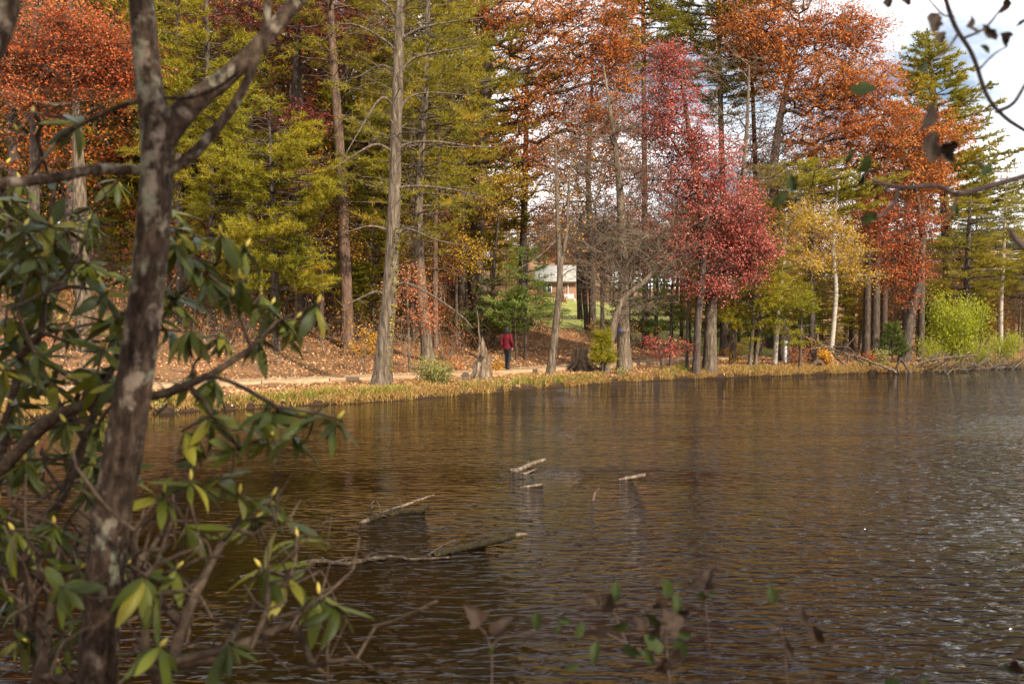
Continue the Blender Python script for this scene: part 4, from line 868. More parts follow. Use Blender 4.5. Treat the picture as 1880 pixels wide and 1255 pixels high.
# ------------------------------------------------------------------ houses, bench, post
def boxg(g, c, s, rnd=.5):
    c = np.array(c, float); s = np.array(s, float) / 2
    v = np.array([[a, b, d] for a in (-1, 1) for b in (-1, 1) for d in (-1, 1)]) * s + c
    g.add(v, [[0, 1, 3, 2], [4, 6, 7, 5], [0, 4, 5, 1], [2, 3, 7, 6], [0, 2, 6, 4], [1, 5, 7, 3]], np.full(6, rnd))
def flat_mat(name, col, rough=.6, spec=.3):
    return noise_mat(name, [tuple(c * .86 for c in col), col], (3, 3, 3), bump=0, rough=rough, spec=spec)
def house(name, label, loc, W_, D_, wh, rh, wall_m, roof_m, rz=0, wins=((-2.4, 1.4), (0.2, 1.4)), door=2.2):
    t = empty(name, loc, rz); tag(t, label, 'house')
    trim = M.setdefault('white_trim', flat_mat('white_trim', (.72, .70, .66))); glass = M.setdefault('window_glass', flat_mat('window_glass', (.05, .06, .07), .1, .6))
    g = Geo()
    p = [(-W_ / 2, -D_ / 2), (W_ / 2, -D_ / 2), (W_ / 2, D_ / 2), (-W_ / 2, D_ / 2)]
    V = [(x, y, -1) for x, y in p] + [(x, y, wh) for x, y in p] + [(-W_ / 2, 0, wh + rh * .93), (W_ / 2, 0, wh + rh * .93)]
    g.add(V, [[0, 1, 5, 4], [1, 2, 6, 5], [2, 3, 7, 6], [3, 0, 4, 7]]); g.add(V, [[4, 7, 8], [6, 5, 9]])
    g.obj('wall', wall_m, t, smooth=False)
    g = Geo(); ov = .45; x0, x1 = -W_ / 2 - ov, W_ / 2 + ov; e = D_ / 2 + ov; ez = wh - rh * ov / (D_ / 2)
    V = [(x0, -e, ez), (x1, -e, ez), (x1, 0, wh + rh), (x0, 0, wh + rh), (x0, e, ez), (x1, e, ez)]
    V2 = [(a, b, c + .16) for a, b, c in V]; A = V + V2
    g.add(A, [[0, 1, 2, 3], [3, 2, 5, 4], [6, 9, 8, 7], [9, 10, 11, 8], [0, 6, 7, 1], [4, 5, 11, 10], [0, 3, 9, 6], [3, 4, 10, 9], [1, 7, 8, 2], [2, 8, 11, 5]])
    ro = g.obj('roof', roof_m, t, smooth=False)
    g = Geo(); boxg(g, (0, -e - .02, ez + .02), (x1 - x0, .06, .22)); g.obj('fascia', M['bark_dark'], ro, smooth=False)
    for wx, wz in wins:
        g = Geo(); boxg(g, (wx, -D_ / 2 - .03, wz + .1), (1.2, .08, 1.2)); w = g.obj('window', trim, t, smooth=False)
        for a in (-.28, .28):
            g = Geo(); boxg(g, (wx + a, -D_ / 2 - .075, wz + .1), (.48, .03, 1.0)); g.obj('pane', glass, w, smooth=False)
    if door is not None:
        g = Geo(); boxg(g, (door, -D_ / 2 - .03, 1.0), (.95, .08, 2.05)); d = g.obj('door', M['bark_red'], t, smooth=False)
        g = Geo(); boxg(g, (door + .35, -D_ / 2 - .09, 1.0), (.06, .06, .12)); g.obj('handle', trim, d, smooth=False)
    return t, trim
brick = noise_mat('brick_wall', [(.16, .085, .055), (.27, .15, .10), (.33, .2, .14)], (9, 9, 14), bump=.01)
pale_roof = noise_mat('pale_roof', [(.20, .19, .17), (.36, .345, .32)], (1.2, 1.2, 5), bump=0)
hx = (1026 - CX) / FPX * 125
ht, trim = house('brick_house', 'brick house with a pale sunlit roof beyond the lawn', (hx, 127, H(hx, 125) - .1), 4.7, 6, 2.3, 1.9, brick, pale_roof, R(-6), ((-1.2, 1.25),), .5)
g = Geo(); tube(g, [(1.4, -3.1, -.2), (1.4, -3.1, 2.2)], .05, 6); g.obj('downspout', trim, ht)
grey_wall = noise_mat('grey_siding', [(.16, .16, .16), (.30, .30, .29)], (14, 14, .6), bump=.01)
gx = (735 - CX) / FPX * 88
house('grey_house', 'grey sided house glimpsed through the trunks behind the tall grey tree', (gx, 88, H(gx, 88)), 11, 7, 3.0, 2.0, grey_wall, M['bark_dark'], R(8), ((-3, 1.5), (0, 1.5)), 2.6)
def bench(px, Y):
    b = ground(px, Y); t = empty('garden_bench', b, R(20)); tag(t, 'white garden bench in front of the brick house', 'bench')
    for i in range(3):
        g = Geo(); boxg(g, (0, -.15 + i * .15, .45), (1.2, .11, .04)); g.obj('seat_slat', trim, t, smooth=False)
    for i in range(3):
        g = Geo(); boxg(g, (0, .28, .6 + i * .15), (1.2, .04, .1)); g.obj('back_slat', trim, t, smooth=False)
    for x in (-.52, .52):
        for y, h in ((-.2, .44), (.25, 1.0)):
            g = Geo(); boxg(g, (x, y + (.06 if y > 0 else 0), h / 2), (.07, .07, h)); g.obj('leg', trim, t, smooth=False)
bench(1046, 112)
for q, (bx, by, bw, bh) in enumerate([(1030, 104, 26, 22), (1075, 98, 40, 34)]): shrub('rusty_bush', ['low rusty bush on the lawn in front of the brick house', 'taller rusty bush on the lawn right of the brick house'][q], bx, by, bw, bh, 'rust', 330 + q, 40, 14, .16, 12, .6, spread=.4)
def post():
    b = ground(1442, 52); t = empty('marker_post', b); tag(t, 'short white pipe post standing near the fallen birch', 'post')
    g = Geo(); h = pxm(36, 52); tube(g, [(0, 0, -.3), (0, 0, h)], pxm(3.2, 52), 12); g.obj('pipe', flat_mat('post_white', (.62, .64, .66)), t)
    g = Geo(); tube(g, [(0, 0, h), (0, 0, h + .05), (0, 0, h + .09)], [pxm(3.8, 52), pxm(3.8, 52), .03], 12); g.obj('cap', flat_mat('post_cap', (.5, .53, .56)), t)
post()
# the blaze on the bare tree
bt = [o for o in COL.objects if o.get('label', '').startswith('big bare tan-barked')][0]
g = Geo(); c = at(1139, 606, 43 - .30); n = 8; a = np.linspace(0, 2 * np.pi, n, endpoint=False)
V = [(c[0] + .055 * math.copysign(abs(math.cos(t)) ** .5, math.cos(t)), c[1] - .012 + .02 * abs(math.cos(t)), c[2] + .09 * math.copysign(abs(math.sin(t)) ** .5, math.sin(t))) for t in a]
V2 = [(x, y + .12, z) for x, y, z in V]
g.add(V + V2, [[i, (i + 1) % n, n + (i + 1) % n, n + i] for i in range(n)]); g.add(V, [list(range(n))[::-1]])
bl = g.obj('trail_blaze', flat_mat('blaze_blue', (.03, .06, .22)), bt, origin=bt.location[:], smooth=False); bl['label'] = 'blue painted trail blaze'

# ------------------------------------------------------------------ snag, stump, fallen wood
def loft(g, rings, sides=20, ridge=0.0, seed=0, jag=0.0, cap=True):
    rng = np.random.default_rng(seed); a = np.arange(sides) / sides * 2 * np.pi
    rid = rng.normal(0, 1, sides); rid = rid * ridge; jg = rng.uniform(-1, 1, sides) * jag
    V = []
    for k, (x, y, z, rx, ry) in enumerate(rings):
        f = k / (len(rings) - 1); rr = 1 + rid * (1 - .3 * f) + rng.normal(0, ridge * .35, sides)
        V.append(np.stack([x + rx * rr * np.cos(a), y + ry * rr * np.sin(a), z + jg * f ** 2], -1))
    V = np.array(V).reshape(-1, 3); n = len(rings)
    i0 = np.arange(n - 1)[:, None] * sides; j = np.arange(sides)[None]; j2 = (j + 1) % sides
    g.add(V, np.stack([i0 + j, i0 + j2, i0 + sides + j2, i0 + sides + j], -1).reshape(-1, 4))
    if cap:
        c = V[-sides:].mean(0); c[2] -= jag * .8; jj = np.arange(sides)
        g.add(np.vstack([c, V[-sides:]]), np.stack([jj * 0, 1 + jj, 1 + (jj + 1) % sides], -1))
def snag():
    Y = 36.4; b = ground(885, Y); t = empty('broken_snag', b, 0, .84); t.scale = (.70, .70, .86); tag(t, 'pale broken tree snag with a tall splinter by the path', 'snag')
    m = pxm(1, Y); g = Geo(); snag_m = noise_mat('snag_wood', [(.03, .02, .012), (.16, .10, .055), (.26, .19, .13), (.40, .36, .31)], (9, 9, 2.2), bump=.12)
    loft(g, [(0, 0, -.2, 24 * m, 20 * m), (0, 0, .1, 19 * m, 17 * m), (1 * m, 0, 20 * m, 15 * m, 14 * m), (2 * m, 0, 38 * m, 14 * m, 11 * m), (1 * m, 0, 54 * m, 11 * m, 8 * m), (-1 * m, 0, 64 * m, 8 * m, 7 * m), (-4 * m, 0, 74 * m, 5 * m, 5 * m)], 34, .30, 3, .42)
    g.obj('trunk', snag_m, t, smooth=False)
    g = Geo(); tube(g, catmull([(-4 * m, .02, 80 * m), (-9 * m, 0, 105 * m), (-9 * m, .03, 122 * m), (-12 * m, 0, 140 * m), (-13.5 * m, 0, 148 * m)], 14), np.linspace(.055, .010, 14), 7, .12); g.obj('splinter', M['dead_wood'], t)
    rng = np.random.default_rng(12)
    for q in range(7):
        a = rng.uniform(0, 6.28); z0 = rng.uniform(30, 66) * m; rr0 = np.interp(z0, [0, 40 * m, 84 * m], [17 * m, 13 * m, 3 * m]) * .85
        p = np.array([rr0 * math.cos(a) - 1 * m, rr0 * .8 * math.sin(a), z0 - 14 * m]); g = Geo()
        tube(g, [p, p + np.array([0, 0, 12 * m]), p + np.array([rng.normal(0, 2) * m, 0, (12 + rng.uniform(6, 18)) * m])], [3.2 * m, 2.6 * m, .4 * m], 6, .2, rng); g.obj('shard', M['stump_wood'] if q % 2 else M['dead_wood'], t)
    g = Geo(); tube(g, catmull([(-14 * m, -.1, 40 * m), (-17 * m, -.15, 24 * m), (-26 * m, -.2, 10 * m), (-42 * m, -.25, 3 * m), (-60 * m, -.2, -1 * m)], 18), np.linspace(.07, .13, 18), 8, .08); g.obj('root', M['bark_tan'], t)
    g = Geo(); tube(g, [(-1 * m, -20 * m, 48 * m), (2 * m, -22 * m, 52 * m), (4 * m, -16 * m, 60 * m)], [.03, .16, .05], 9, .1); g.obj('bark_flap', M['bark_tan'], t)
snag()
def stump():
    Y = 42; b = ground(1068, Y); b[2] = max(b[2], at(0, 674, Y)[2]); t = empty('tree_stump', b); tag(t, 'weathered brown stump with splayed roots on the bank', 'stump')
    m = pxm(1, Y); g = Geo()
    loft(g, [(0, 0, -.25, 24 * m, 21 * m), (0, 0, .05, 20 * m, 18 * m), (0, 0, 10 * m, 16 * m, 15 * m), (0, 0, 22 * m, 14 * m, 13 * m), (1 * m, 0, 34 * m, 13 * m, 12 * m)], 26, .12, 5, .10)
    g.obj('trunk', M['stump_wood'], t)
    rng = np.random.default_rng(7)
    for az in (3.3, 4.0, 4.9, 5.6, 6.1):
        d = np.array([math.cos(az), math.sin(az), 0]); g = Geo()
        tube(g, catmull([d * 11 * m + np.array([0, 0, 16 * m]), d * 17 * m + np.array([0, 0, 6 * m]), d * 25 * m + np.array([0, 0, .02]), d * 36 * m + np.array([0, 0, -.1])], 10), np.linspace(.12, .04, 10), 7, .1, rng); g.obj('root', M['stump_wood'], t)
stump()
def stick_thing(name, label, cat, parts, group=None):
    """parts: (part name, points, r0, r1, material, twigs)"""
    base = np.array(parts[0][1][0]); t = empty(name, base); tag(t, label, cat, group)
    rng = np.random.default_rng(sum(map(ord, label)))
    for nm, pts, r0, r1, mt, tw in parts:
        P = catmull(pts, max(10, 5 * len(pts))); L = np.linalg.norm(P[-1] - P[0])
        P[1:-1] += rng.normal(0, .0025 * L, P[1:-1].shape); g = Geo()
        r0, r1 = r0 * .85, r1 * .85; tube(g, P, np.linspace(r0, r1, len(P)), 9, .10, rng)
        if tw:
            A = P[rng.integers(2, len(P), tw)]; D = unit(unit(P[-1] - P[0]) * .5 + rng.normal(size=A.shape) + np.array([0, 0, .2])); B = A + D * L * .07 * rng.uniform(.4, 1.3, (tw, 1))
            segs(g, A, B, r1 * .8, r1 * .35, 4); C = B + unit(D + rng.normal(size=A.shape) * .5) * L * .05; segs(g, B, C, r1 * .35, r1 * .15, 3)
        g.obj(nm, M[mt] if isinstance(mt, str) else mt, t, base)
    return t
a5 = lambda q, Y: [at(x, y, Y + d) for x, y, d in q]
stick_thing('fallen_birch', 'fallen pale birch sloping from the bank down into the water', 'log',
    [('trunk', a5([(1442, 602, 1.5), (1490, 624, .9), (1545, 647, .2), (1600, 664, -.6), (1640, 681, -1.0), (1655, 690, -1.2)], 49.2), .045, .085, 'dead_wood', 14),
     ('branch', a5([(1530, 636, .4), (1560, 640, 0), (1575, 660, -.5), (1585, 680, -.9)], 49), .06, .025, 'bark_dark', 10),
     ('branch', a5([(1522, 640, .4), (1535, 655, 0), (1552, 672, -.5), (1560, 686, -.8)], 49), .08, .04, 'bark_dark', 6),
     ('branch', a5([(1525, 636, .4), (1490, 640, .2), (1450, 640, .1)], 49), .05, .015, 'bark_grey', 12),
     ('branch', a5([(1545, 648, .2), (1560, 630, .3), (1572, 616, .5)], 49), .03, .01, 'dead_wood', 5)])
stick_thing('root_mass', 'dark upturned roots at the waterline under the fallen birch', 'roots',
    [('root', a5([(1478, 686, 0), (1490, 672, 0), (1503, 663, 0), (1512, 672, .1), (1520, 686, .1)], 48.3), .16, .12, 'stump_wood', 4),
     ('root', a5([(1530, 684, 0), (1545, 672, .2), (1560, 684, .1)], 48.3), .13, .08, 'stump_wood', 4),
     ('root', a5([(1500, 664, .2), (1522, 650, .4), (1530, 640, .6)], 48.3), .10, .05, 'stump_wood', 10)])
stick_thing('driftwood', 'dark forked driftwood standing like a tent in the water', 'driftwood',
    [('limb', a5([(1640, 688, 0), (1648, 670, 0), (1653, 656, 0)], 48.6), .07, .06, 'bark_dark', 2), ('limb', a5([(1653, 656, 0), (1663, 672, -.1), (1674, 690, -.2)], 48.6), .06, .09, 'bark_dark', 2), ('limb', a5([(1666, 684, .1), (1665, 665, .1), (1664, 646, .1)], 48.6), .025, .01, 'dead_wood', 2)])
stick_thing('driftwood', 'long grey bough arching out of the water below the willow shrub', 'driftwood',
    [('limb', a5([(1668, 690, 0), (1680, 672, 0), (1710, 660, .2), (1750, 655, .6), (1795, 652, 1.0)], 49.4), .09, .05, 'bark_grey', 14), ('limb', a5([(1708, 662, .2), (1718, 652, .3), (1728, 646, .4)], 49.4), .07, .04, 'bark_dark', 6)])
def brush_pile():
    rng = np.random.default_rng(66); b = at(1770, 684, 50.2); t = empty('brush_pile', b); tag(t, 'tangled pile of dead brush at the waterline below the willow shrub', 'brush pile')
    for k in range(3):
        g = Geo(); n = 110; px = rng.uniform(1690, 1880, n); A = np.array([at(p, 690 - .02 * (p - 1690) - rng.uniform(0, 12), 50 + .02 * (p - 1690) + rng.uniform(-.6, .8)) for p in px])
        D = unit(rng.normal(size=A.shape) * np.array([1, .5, .35]) + np.array([.3, 0, .3])); B = A + D * rng.uniform(.5, 1.3, (n, 1)); C = B + unit(D + rng.normal(size=A.shape) * .5) * .5
        segs(g, A, B, .022, .014, 4); segs(g, B, C, .014, .004, 3); g.obj('twigs', M[['twig', 'bark_dark', 'bark_grey'][k]], t, b)
brush_pile()
stick_thing('driftwood', 'pale stick poking out of the water right of the brush', 'driftwood', [('limb', [on_water(1738, 688, -.05), on_water(1748, 682, .05) + np.array([0, 0, .12]), on_water(1756, 684) + np.array([0, 0, .42])], .03, .02, 'dead_wood', 0)])
stick_thing('fallen_branch', 'pale straight branch lying on the shore right of the crimson maple', 'branch', [('limb', [at(1345, 692, 44.8), at(1356, 686, 45.2), at(1367, 680, 45.8)], .03, .045, 'dead_wood', 3)])
M['moss'] = noise_mat('mossy_bark', [(.006, .005, .002), (.018, .013, .004), (.05, .034, .009)], (30, 30, 30), bump=.02)
M['lichen'] = noise_mat('lichen_bark', [(.012, .008, .005), (.045, .03, .02), (.13, .11, .075)], (20, 20, 20), bump=.01)
W0 = lambda px, py, z=0.0, s=None: on_water(px, py, z * .5)
stick_thing('sunken_branch', 'long crooked lichen-covered branch lying on the near water', 'branch',
    [('limb', [W0(440, 1062, -.02), W0(520, 1045, .02), W0(580, 1030, .06), W0(640, 1034, .02), W0(700, 1022, .05), W0(760, 1025, .03), W0(825, 1023, .02)], .036, .014, 'lichen', 8),
     ('limb', [W0(600, 1033, .02), W0(640, 1026, .05), W0(690, 1028, .04)], .012, .006, 'lichen', 2),
     ('limb', [W0(785, 1020, .0), W0(810, 1003, .06), W0(838, 990, .12)], .016, .007, 'lichen', 2)])
stick_thing('mossy_log', 'thick moss-covered log end rising from the near water', 'log', [('limb', [W0(795, 1022, -.03), W0(850, 1005, .05), W0(910, 992, .10), W0(945, 983, .14)], .050, .036, 'moss', 2), ('tip', [W0(940, 984, .135), W0(955, 981, .15), W0(968, 980, .15)], .030, .014, 'dead_wood', 0)])
stick_thing('sunken_branch', 'slim pale branch reaching from the water with a mossy underside', 'branch',
    [('limb', [W0(662, 962, -.03), W0(700, 944, .03), W0(745, 926, .10), W0(797, 908, .20)], .040, .012, 'dead_wood', 4), ('stub', [W0(675, 955, .0), W0(715, 940, .05), W0(735, 932, .08)], .050, .02, 'moss', 0)])
stick_thing('mossy_log', 'short curved mossy log beside the slim pale branch', 'log', [('limb', [W0(712, 946, -.02), W0(745, 939, .03), W0(770, 938, .04), W0(786, 928, .10)], .045, .035, 'moss', 0)])
stick_thing('driftwood', 'bleached log with a stub rising from the middle of the pond', 'log', [('limb', [W0(943, 868, -.03), W0(962, 858, .04), W0(980, 850, .12), W0(1000, 843, .2)], .05, .035, 'dead_wood', 2), ('limb', [W0(960, 871, -.02), W0(972, 866, .03), W0(985, 860, .06)], .03, .015, 'dead_wood', 0)])
stick_thing('driftwood', 'grey-white weathered slab floating beside the bleached log', 'log', [('limb', [W0(936, 864, -.02), W0(950, 862, .0), W0(974, 856, .01)], .045, .035, 'bark_grey', 0)])
stick_thing('driftwood', 'thin flat stick floating just below the bleached log', 'stick', [('limb', [W0(955, 895, -.02), W0(975, 892, .02), W0(996, 889, .04)], .02, .025, 'dead_wood', 0)])
stick_thing('driftwood', 'lone straight bleached stick right of the mid-pond log', 'stick', [('limb', [W0(1136, 881, -.02), W0(1160, 876, .06), W0(1184, 871, .12)], .03, .035, 'dead_wood', 1)])
stick_thing('driftwood', 'short upright dark twig poking out between the floating sticks', 'stick', [('limb', [W0(1088, 922, -.05), W0(1092, 917) + np.array([0, 0, .08]), W0(1095, 917) + np.array([.04, 0, .16])], .025, .012, 'bark_red', 2)])
stick_thing('driftwood', 'tiny upright stub above the slim pale branch', 'stick', [('limb', [W0(683, 934, -.03), W0(682, 932) + np.array([0, 0, .05]), W0(684, 932) + np.array([.02, 0, .09])], .016, .012, 'bark_dark', 2)])

# ------------------------------------------------------------------ the walker
def skin(name, verts, edges, rad, mat, sub=2):
    me = bpy.data.meshes.new(name); me.from_pydata(verts, edges, []); o = bpy.data.objects.new(name, me); COL.objects.link(o)
    md = o.modifiers.new('Skin', 'SKIN'); md.use_smooth_shade = True
    lay = me.skin_vertices[0].data
    for i, r in enumerate(rad): lay[i].radius = (r, r) if not isinstance(r, tuple) else r
    lay[0].use_root = True
    sb = o.modifiers.new('Sub', 'SUBSURF'); sb.levels = sub; sb.render_levels = sub
    bpy.context.view_layer.update()
    ev = o.evaluated_get(bpy.context.evaluated_depsgraph_get()); nm = bpy.data.meshes.new_from_object(ev)
    o.modifiers.clear(); o.data = nm; bpy.data.meshes.remove(me); nm.name = name
    nm.materials.clear(); nm.materials.append(mat)
    return o
def person():
    Y = 40.0; x = (931 - CX) / FPX * Y; base = (x, Y, .545)
    skin_m = flat_mat('skin', (.42, .25, .18), .5); jm = noise_mat('jacket_red', [(.06, .003, .006), (.13, .006, .012)], (9, 9, 9), bump=.03, rough=.7)
    tm = noise_mat('trousers_black', [(.008, .009, .012), (.022, .024, .03)], (9, 9, 9), bump=.008, rough=.7); hm = noise_mat('hair_dark', [(.008, .007, .008), (.03, .026, .026)], (40, 40, 6), bump=.008, rough=.5)
    sm = flat_mat('shoe_dark', (.03, .03, .035)); V, E, Rr = [], [], []
    def v(p, r, par=None):
        V.append(p); Rr.append(r)
        if par is not None: E.append((par, len(V) - 1))
        return len(V) - 1
    pel = v((0, 0, .92), (.13, .10)); wa = v((0, 0, 1.05), (.115, .09), pel); ch = v((0, -.01, 1.24), (.14, .10), wa); ne = v((0, .0, 1.40), .055, ch); nk = v((0, .01, 1.45), .05, ne)
    h1 = v((0, .02, 1.52), (.072, .085), nk); h2 = v((0, .025, 1.59), (.074, .09), h1); v((0, .02, 1.635), .045, h2)
    for s, (kn, an, fo) in ((1, ((.085, .02, .49), (.085, -.10, .09), (.09, .05, .035))), (-1, ((-.07, .07, .49), (-.06, .06, .08), (-.065, .20, .03)))):
        hp = v((s * .085, 0, .86), .082, pel); k = v(kn, .055, hp); a = v(an, .038, k); v(fo, .032, a)
        sh = v((s * .165, -.01, 1.36), .052, ch); el = v((s * .225, -.05, 1.11), .040, sh); wr = v((s * .215, .04 + .05 * s, .90), .026, el); pa = v((s * .212, .05 + .05 * s, .84), .030, wr)
        for j, (dx, L) in enumerate(((-.024, .062), (-.008, .072), (.008, .068), (.022, .054))):
            k1 = v((s * .212 + .004, .05 + .05 * s + dx, .80), .0095, pa); k2 = v((s * .208, .052 + .05 * s + dx, .80 - L * .5), .0085, k1); v((s * .200, .06 + .05 * s + dx, .80 - L), .0075, k2)
        th = v((s * .20, .085 + .05 * s, .83), .010, pa); v((s * .195, .10 + .05 * s, .79), .0085, th)
    body = skin('person', V, E, Rr, skin_m, 1)
    body.location = base; body.rotation_euler = (0, 0, R(-22)); body.scale = (.88, .92, 1.02)
    tag(body, 'person in a dark red jacket and black trousers walking away along the path', 'person')
    # face: nose and ears
    for nm, c, r in (('nose', (0, .118, 1.555), (.012, .02, .02)), ('ear', (.078, .02, 1.56), (.012, .02, .03)), ('ear', (-.078, .02, 1.56), (.012, .02, .03)), ('eye', (.03, .105, 1.58), (.012, .008, .008)), ('eye', (-.03, .105, 1.58), (.012, .008, .008)), ('mouth', (0, .108, 1.515), (.025, .006, .006))):
        g = Geo(); zz = np.linspace(-1, 1, 7); loft(g, [(c[0], c[1], c[2] + r[2] * q, r[0] * math.sqrt(max(.02, 1 - q * q)), r[1] * math.sqrt(max(.02, 1 - q * q))) for q in zz], 8); g.obj(nm, sm if nm in ('eye', 'mouth') else skin_m, body)
    g = Geo()
    loft(g, [(0, 0, .80, .195, .145), (0, 0, .83, .20, .150), (0, 0, .95, .185, .14), (0, 0, 1.06, .172, .128), (0, -.01, 1.2, .192, .138), (0, -.01, 1.31, .20, .135), (0, -.005, 1.38, .145, .105), (0, .005, 1.43, .075, .075), (0, .01, 1.47, .072, .074)], 24, .018, 8)
    for s in (1, -1):
        P = catmull([(s * .15, -.01, 1.375), (s * .195, -.03, 1.27), (s * .245, -.06, 1.10), (s * .24, -.02 + .05 * s, .99), (s * .222, .035 + .05 * s, .885)], 14)
        tube(g, P, np.interp(np.linspace(0, 1, 14), [0, .25, .55, 1], [.085, .082, .068, .052]), 12, .03)
    j = g.obj('jacket', jm, body)
    g = Geo(); tube(g, [(0, .006, 1.415), (0, .004, 1.45), (0, .0, 1.475)], [.085, .09, .084], 16, .02); g.obj('collar', jm, j)
    g = Geo(); loft(g, [(0, 0, .74, .14, .11), (0, 0, .84, .165, .125), (0, 0, .95, .15, .115)], 16)
    for P in (((.085, 0, .84), (.088, .03, .49), (.085, -.10, .08)), ((-.08, 0, .84), (-.072, .085, .49), (-.06, .06, .07))):
        tube(g, catmull(P, 12), np.interp(np.linspace(0, 1, 12), [0, .5, 1], [.098, .072, .056]), 12, .03)
    g.obj('trousers', tm, body)
    g = Geo(); rng = np.random.default_rng(9)
    loft(g, [(0, -.02, 1.38, .07, .05), (0, -.035, 1.43, .105, .07), (0, -.025, 1.49, .112, .09), (0, -.005, 1.56, .105, .105), (0, .0, 1.62, .092, .10), (0, .0, 1.665, .055, .065), (0, .0, 1.68, .01, .01)], 18, .05, 4)
    A = []; n = 60; az = rng.uniform(2.6, 6.8, n); A = np.stack([.10 * np.cos(az), .08 * np.sin(az) - .02, rng.uniform(1.42, 1.6, n)], -1); segs(g, A, A + np.stack([.03 * np.cos(az), .03 * np.sin(az), -rng.uniform(.05, .12, n)], -1), .014, .003, 4)
    g.obj('hair', hm, body)
    for c in ((.088, -.06, .0, .55), (-.063, .12, .0, 0)):
        g = Geo(); tl = c[3]
        tube(g, [(c[0], c[1] - .13, .05 + tl * .09), (c[0], c[1] - .10, .055 + tl * .07), (c[0], c[1] - .02, .05 + tl * .03), (c[0], c[1] + .08, .035), (c[0], c[1] + .13, .03)], [.025, .045, .048, .042, .02], 10); g.obj('shoe', sm, body)
person()

#@@FOREGROUND
# ------------------------------------------------------------------ forked tree in the foreground
def near_bark():
    m, n, l, b = new_mat('mottled_bark')
    tc = n.new('ShaderNodeTexCoord')
    def nz(sc, det, rot=0.0):
        mp = n.new('ShaderNodeMapping'); mp.inputs['Scale'].default_value = sc; l.new(tc.outputs['Object'], mp.inputs[0])
        t = n.new('ShaderNodeTexNoise'); t.inputs['Scale'].default_value = 1; t.inputs['Detail'].default_value = det; t.inputs['Roughness'].default_value = .65; l.new(mp.outputs[0], t.inputs[0]); return t
    a = nz((60, 60, 26), 8); c = nz((16, 16, 11), 5); d = nz((9, 9, 6), 4)
    r1 = ramp(n, [(.010, .006, .004), (.04, .026, .018), (.095, .067, .048)], [.32, .5, .68]); l.new(a.outputs['Fac'], r1.inputs[0])
    r2 = ramp(n, [(0, 0, 0), (1, 1, 1)], [.53, .62]); l.new(c.outputs['Fac'], r2.inputs[0])
    r3 = ramp(n, [(.21, .165, .13), (.18, .19, .135)], [.45, .6]); l.new(d.outputs['Fac'], r3.inputs[0])
    mx = n.new('ShaderNodeMix'); mx.data_type = 'RGBA'; l.new(r2.outputs[0], mx.inputs['Factor']); l.new(r1.outputs[0], mx.inputs['A']); l.new(r3.outputs[0], mx.inputs['B'])
    l.new(mx.outputs['Result'], b.inputs['Base Color']); b.inputs['Roughness'].default_value = .9; b.inputs['Specular IOR Level'].default_value = .15
    bp = n.new('ShaderNodeBump'); bp.inputs['Distance'].default_value = .01; l.new(a.outputs['Fac'], bp.inputs['Height']); l.new(bp.outputs[0], b.inputs['Normal'])
    return m
NB = near_bark()
def near_tree():
    Y = 2.5; base = np.array([-1.10, Y, H(-1.1, Y)]); t = empty('forked_tree', base); tag(t, 'leaning forked tree with mottled lichen bark in the near foreground', 'tree')
    rng = np.random.default_rng(500)
    def limb(nm, q, dY=0.0, extra=None, n=40, sides=18, rough=.035):
        P = [at(x, y, Y + d) for x, y, w, d in q]; r = [pxm(w * .88, Y) / 2 for x, y, w, d in q]
        if extra: P = extra[0] + P + extra[1]; r = extra[2] + r + extra[3]
        PP = catmull(P, n); rr = np.interp(np.linspace(0, 1, n), np.linspace(0, 1, len(r)), r); g = Geo()
        tube(g, PP, rr, sides, rough, rng); return g.obj(nm, NB, t, base)
    top = [np.array(p) for p in [(-.96, 2.5, 3.6), (-1.02, 2.45, 4.3), (-.9, 2.3, 5.2)]]
    limb('trunk', [(177, 1255, 80, 0), (197, 1000, 78, 0), (224, 840, 80, 0), (255, 640, 73, 0), (283, 400, 68, 0), (287, 260, 66, 0), (273, 150, 54, 0), (259, 0, 51, 0)], extra=([base - np.array([0, 0, .3]), base + np.array([.02, 0, .3])], top, [.085, .06], [.03, .025, .015]), n=70)
    limb('limb', [(295, 275, 40, 0), (330, 215, 56, .02), (365, 180, 48, .04), (420, 138, 40, .06), (480, 78, 36, .1), (545, 0, 32, .14), (600, -80, 28, .2), (680, -200, 20, .3)], n=40)
    limb('limb', [(300, 320, 20, 0), (345, 292, 25, .0), (385, 250, 22, .02), (432, 190, 20, .05), (468, 115, 18, .08), (488, 45, 16, .1), (493, -40, 14, .1)], n=30, sides=12)
    limb('limb', [(265, 312, 16, 0), (220, 312, 24, -.03), (170, 312, 22, -.08), (80, 330, 20, -.15), (0, 336, 20, -.2), (-80, 345, 16, -.3)], n=30, sides=12)
    limb('limb', [(262, 188, 8, 0), (235, 190, 12, .02), (170, 218, 10, .05), (110, 255, 9, .08), (60, 320, 6, .1)], n=24, sides=8)
    limb('limb', [(300, 180, 8, 0), (350, 178, 10, -.02), (400, 160, 8, -.05), (440, 130, 5, -.08)], n=16, sides=8)
    # crown above the picture, spread and thickened to shade the foreground
    crown, wood = Geo(), Geo(); C = [((-.6, 1.5, 5.9), (3.2, 2.6, .9), 210)]
    deciduous(wood, crown, [top[0], top[1], top[2]], [.03, .02, .01], C, rng, 3.5, leaf=.12, per=26, rtip=.004, twigs=2, twlen=.5, spread=.3, seg=.5)
    wood.obj('branch', NB, t, base); crown.obj('crown', LM['bush'], t, base, smooth=False)
near_tree()
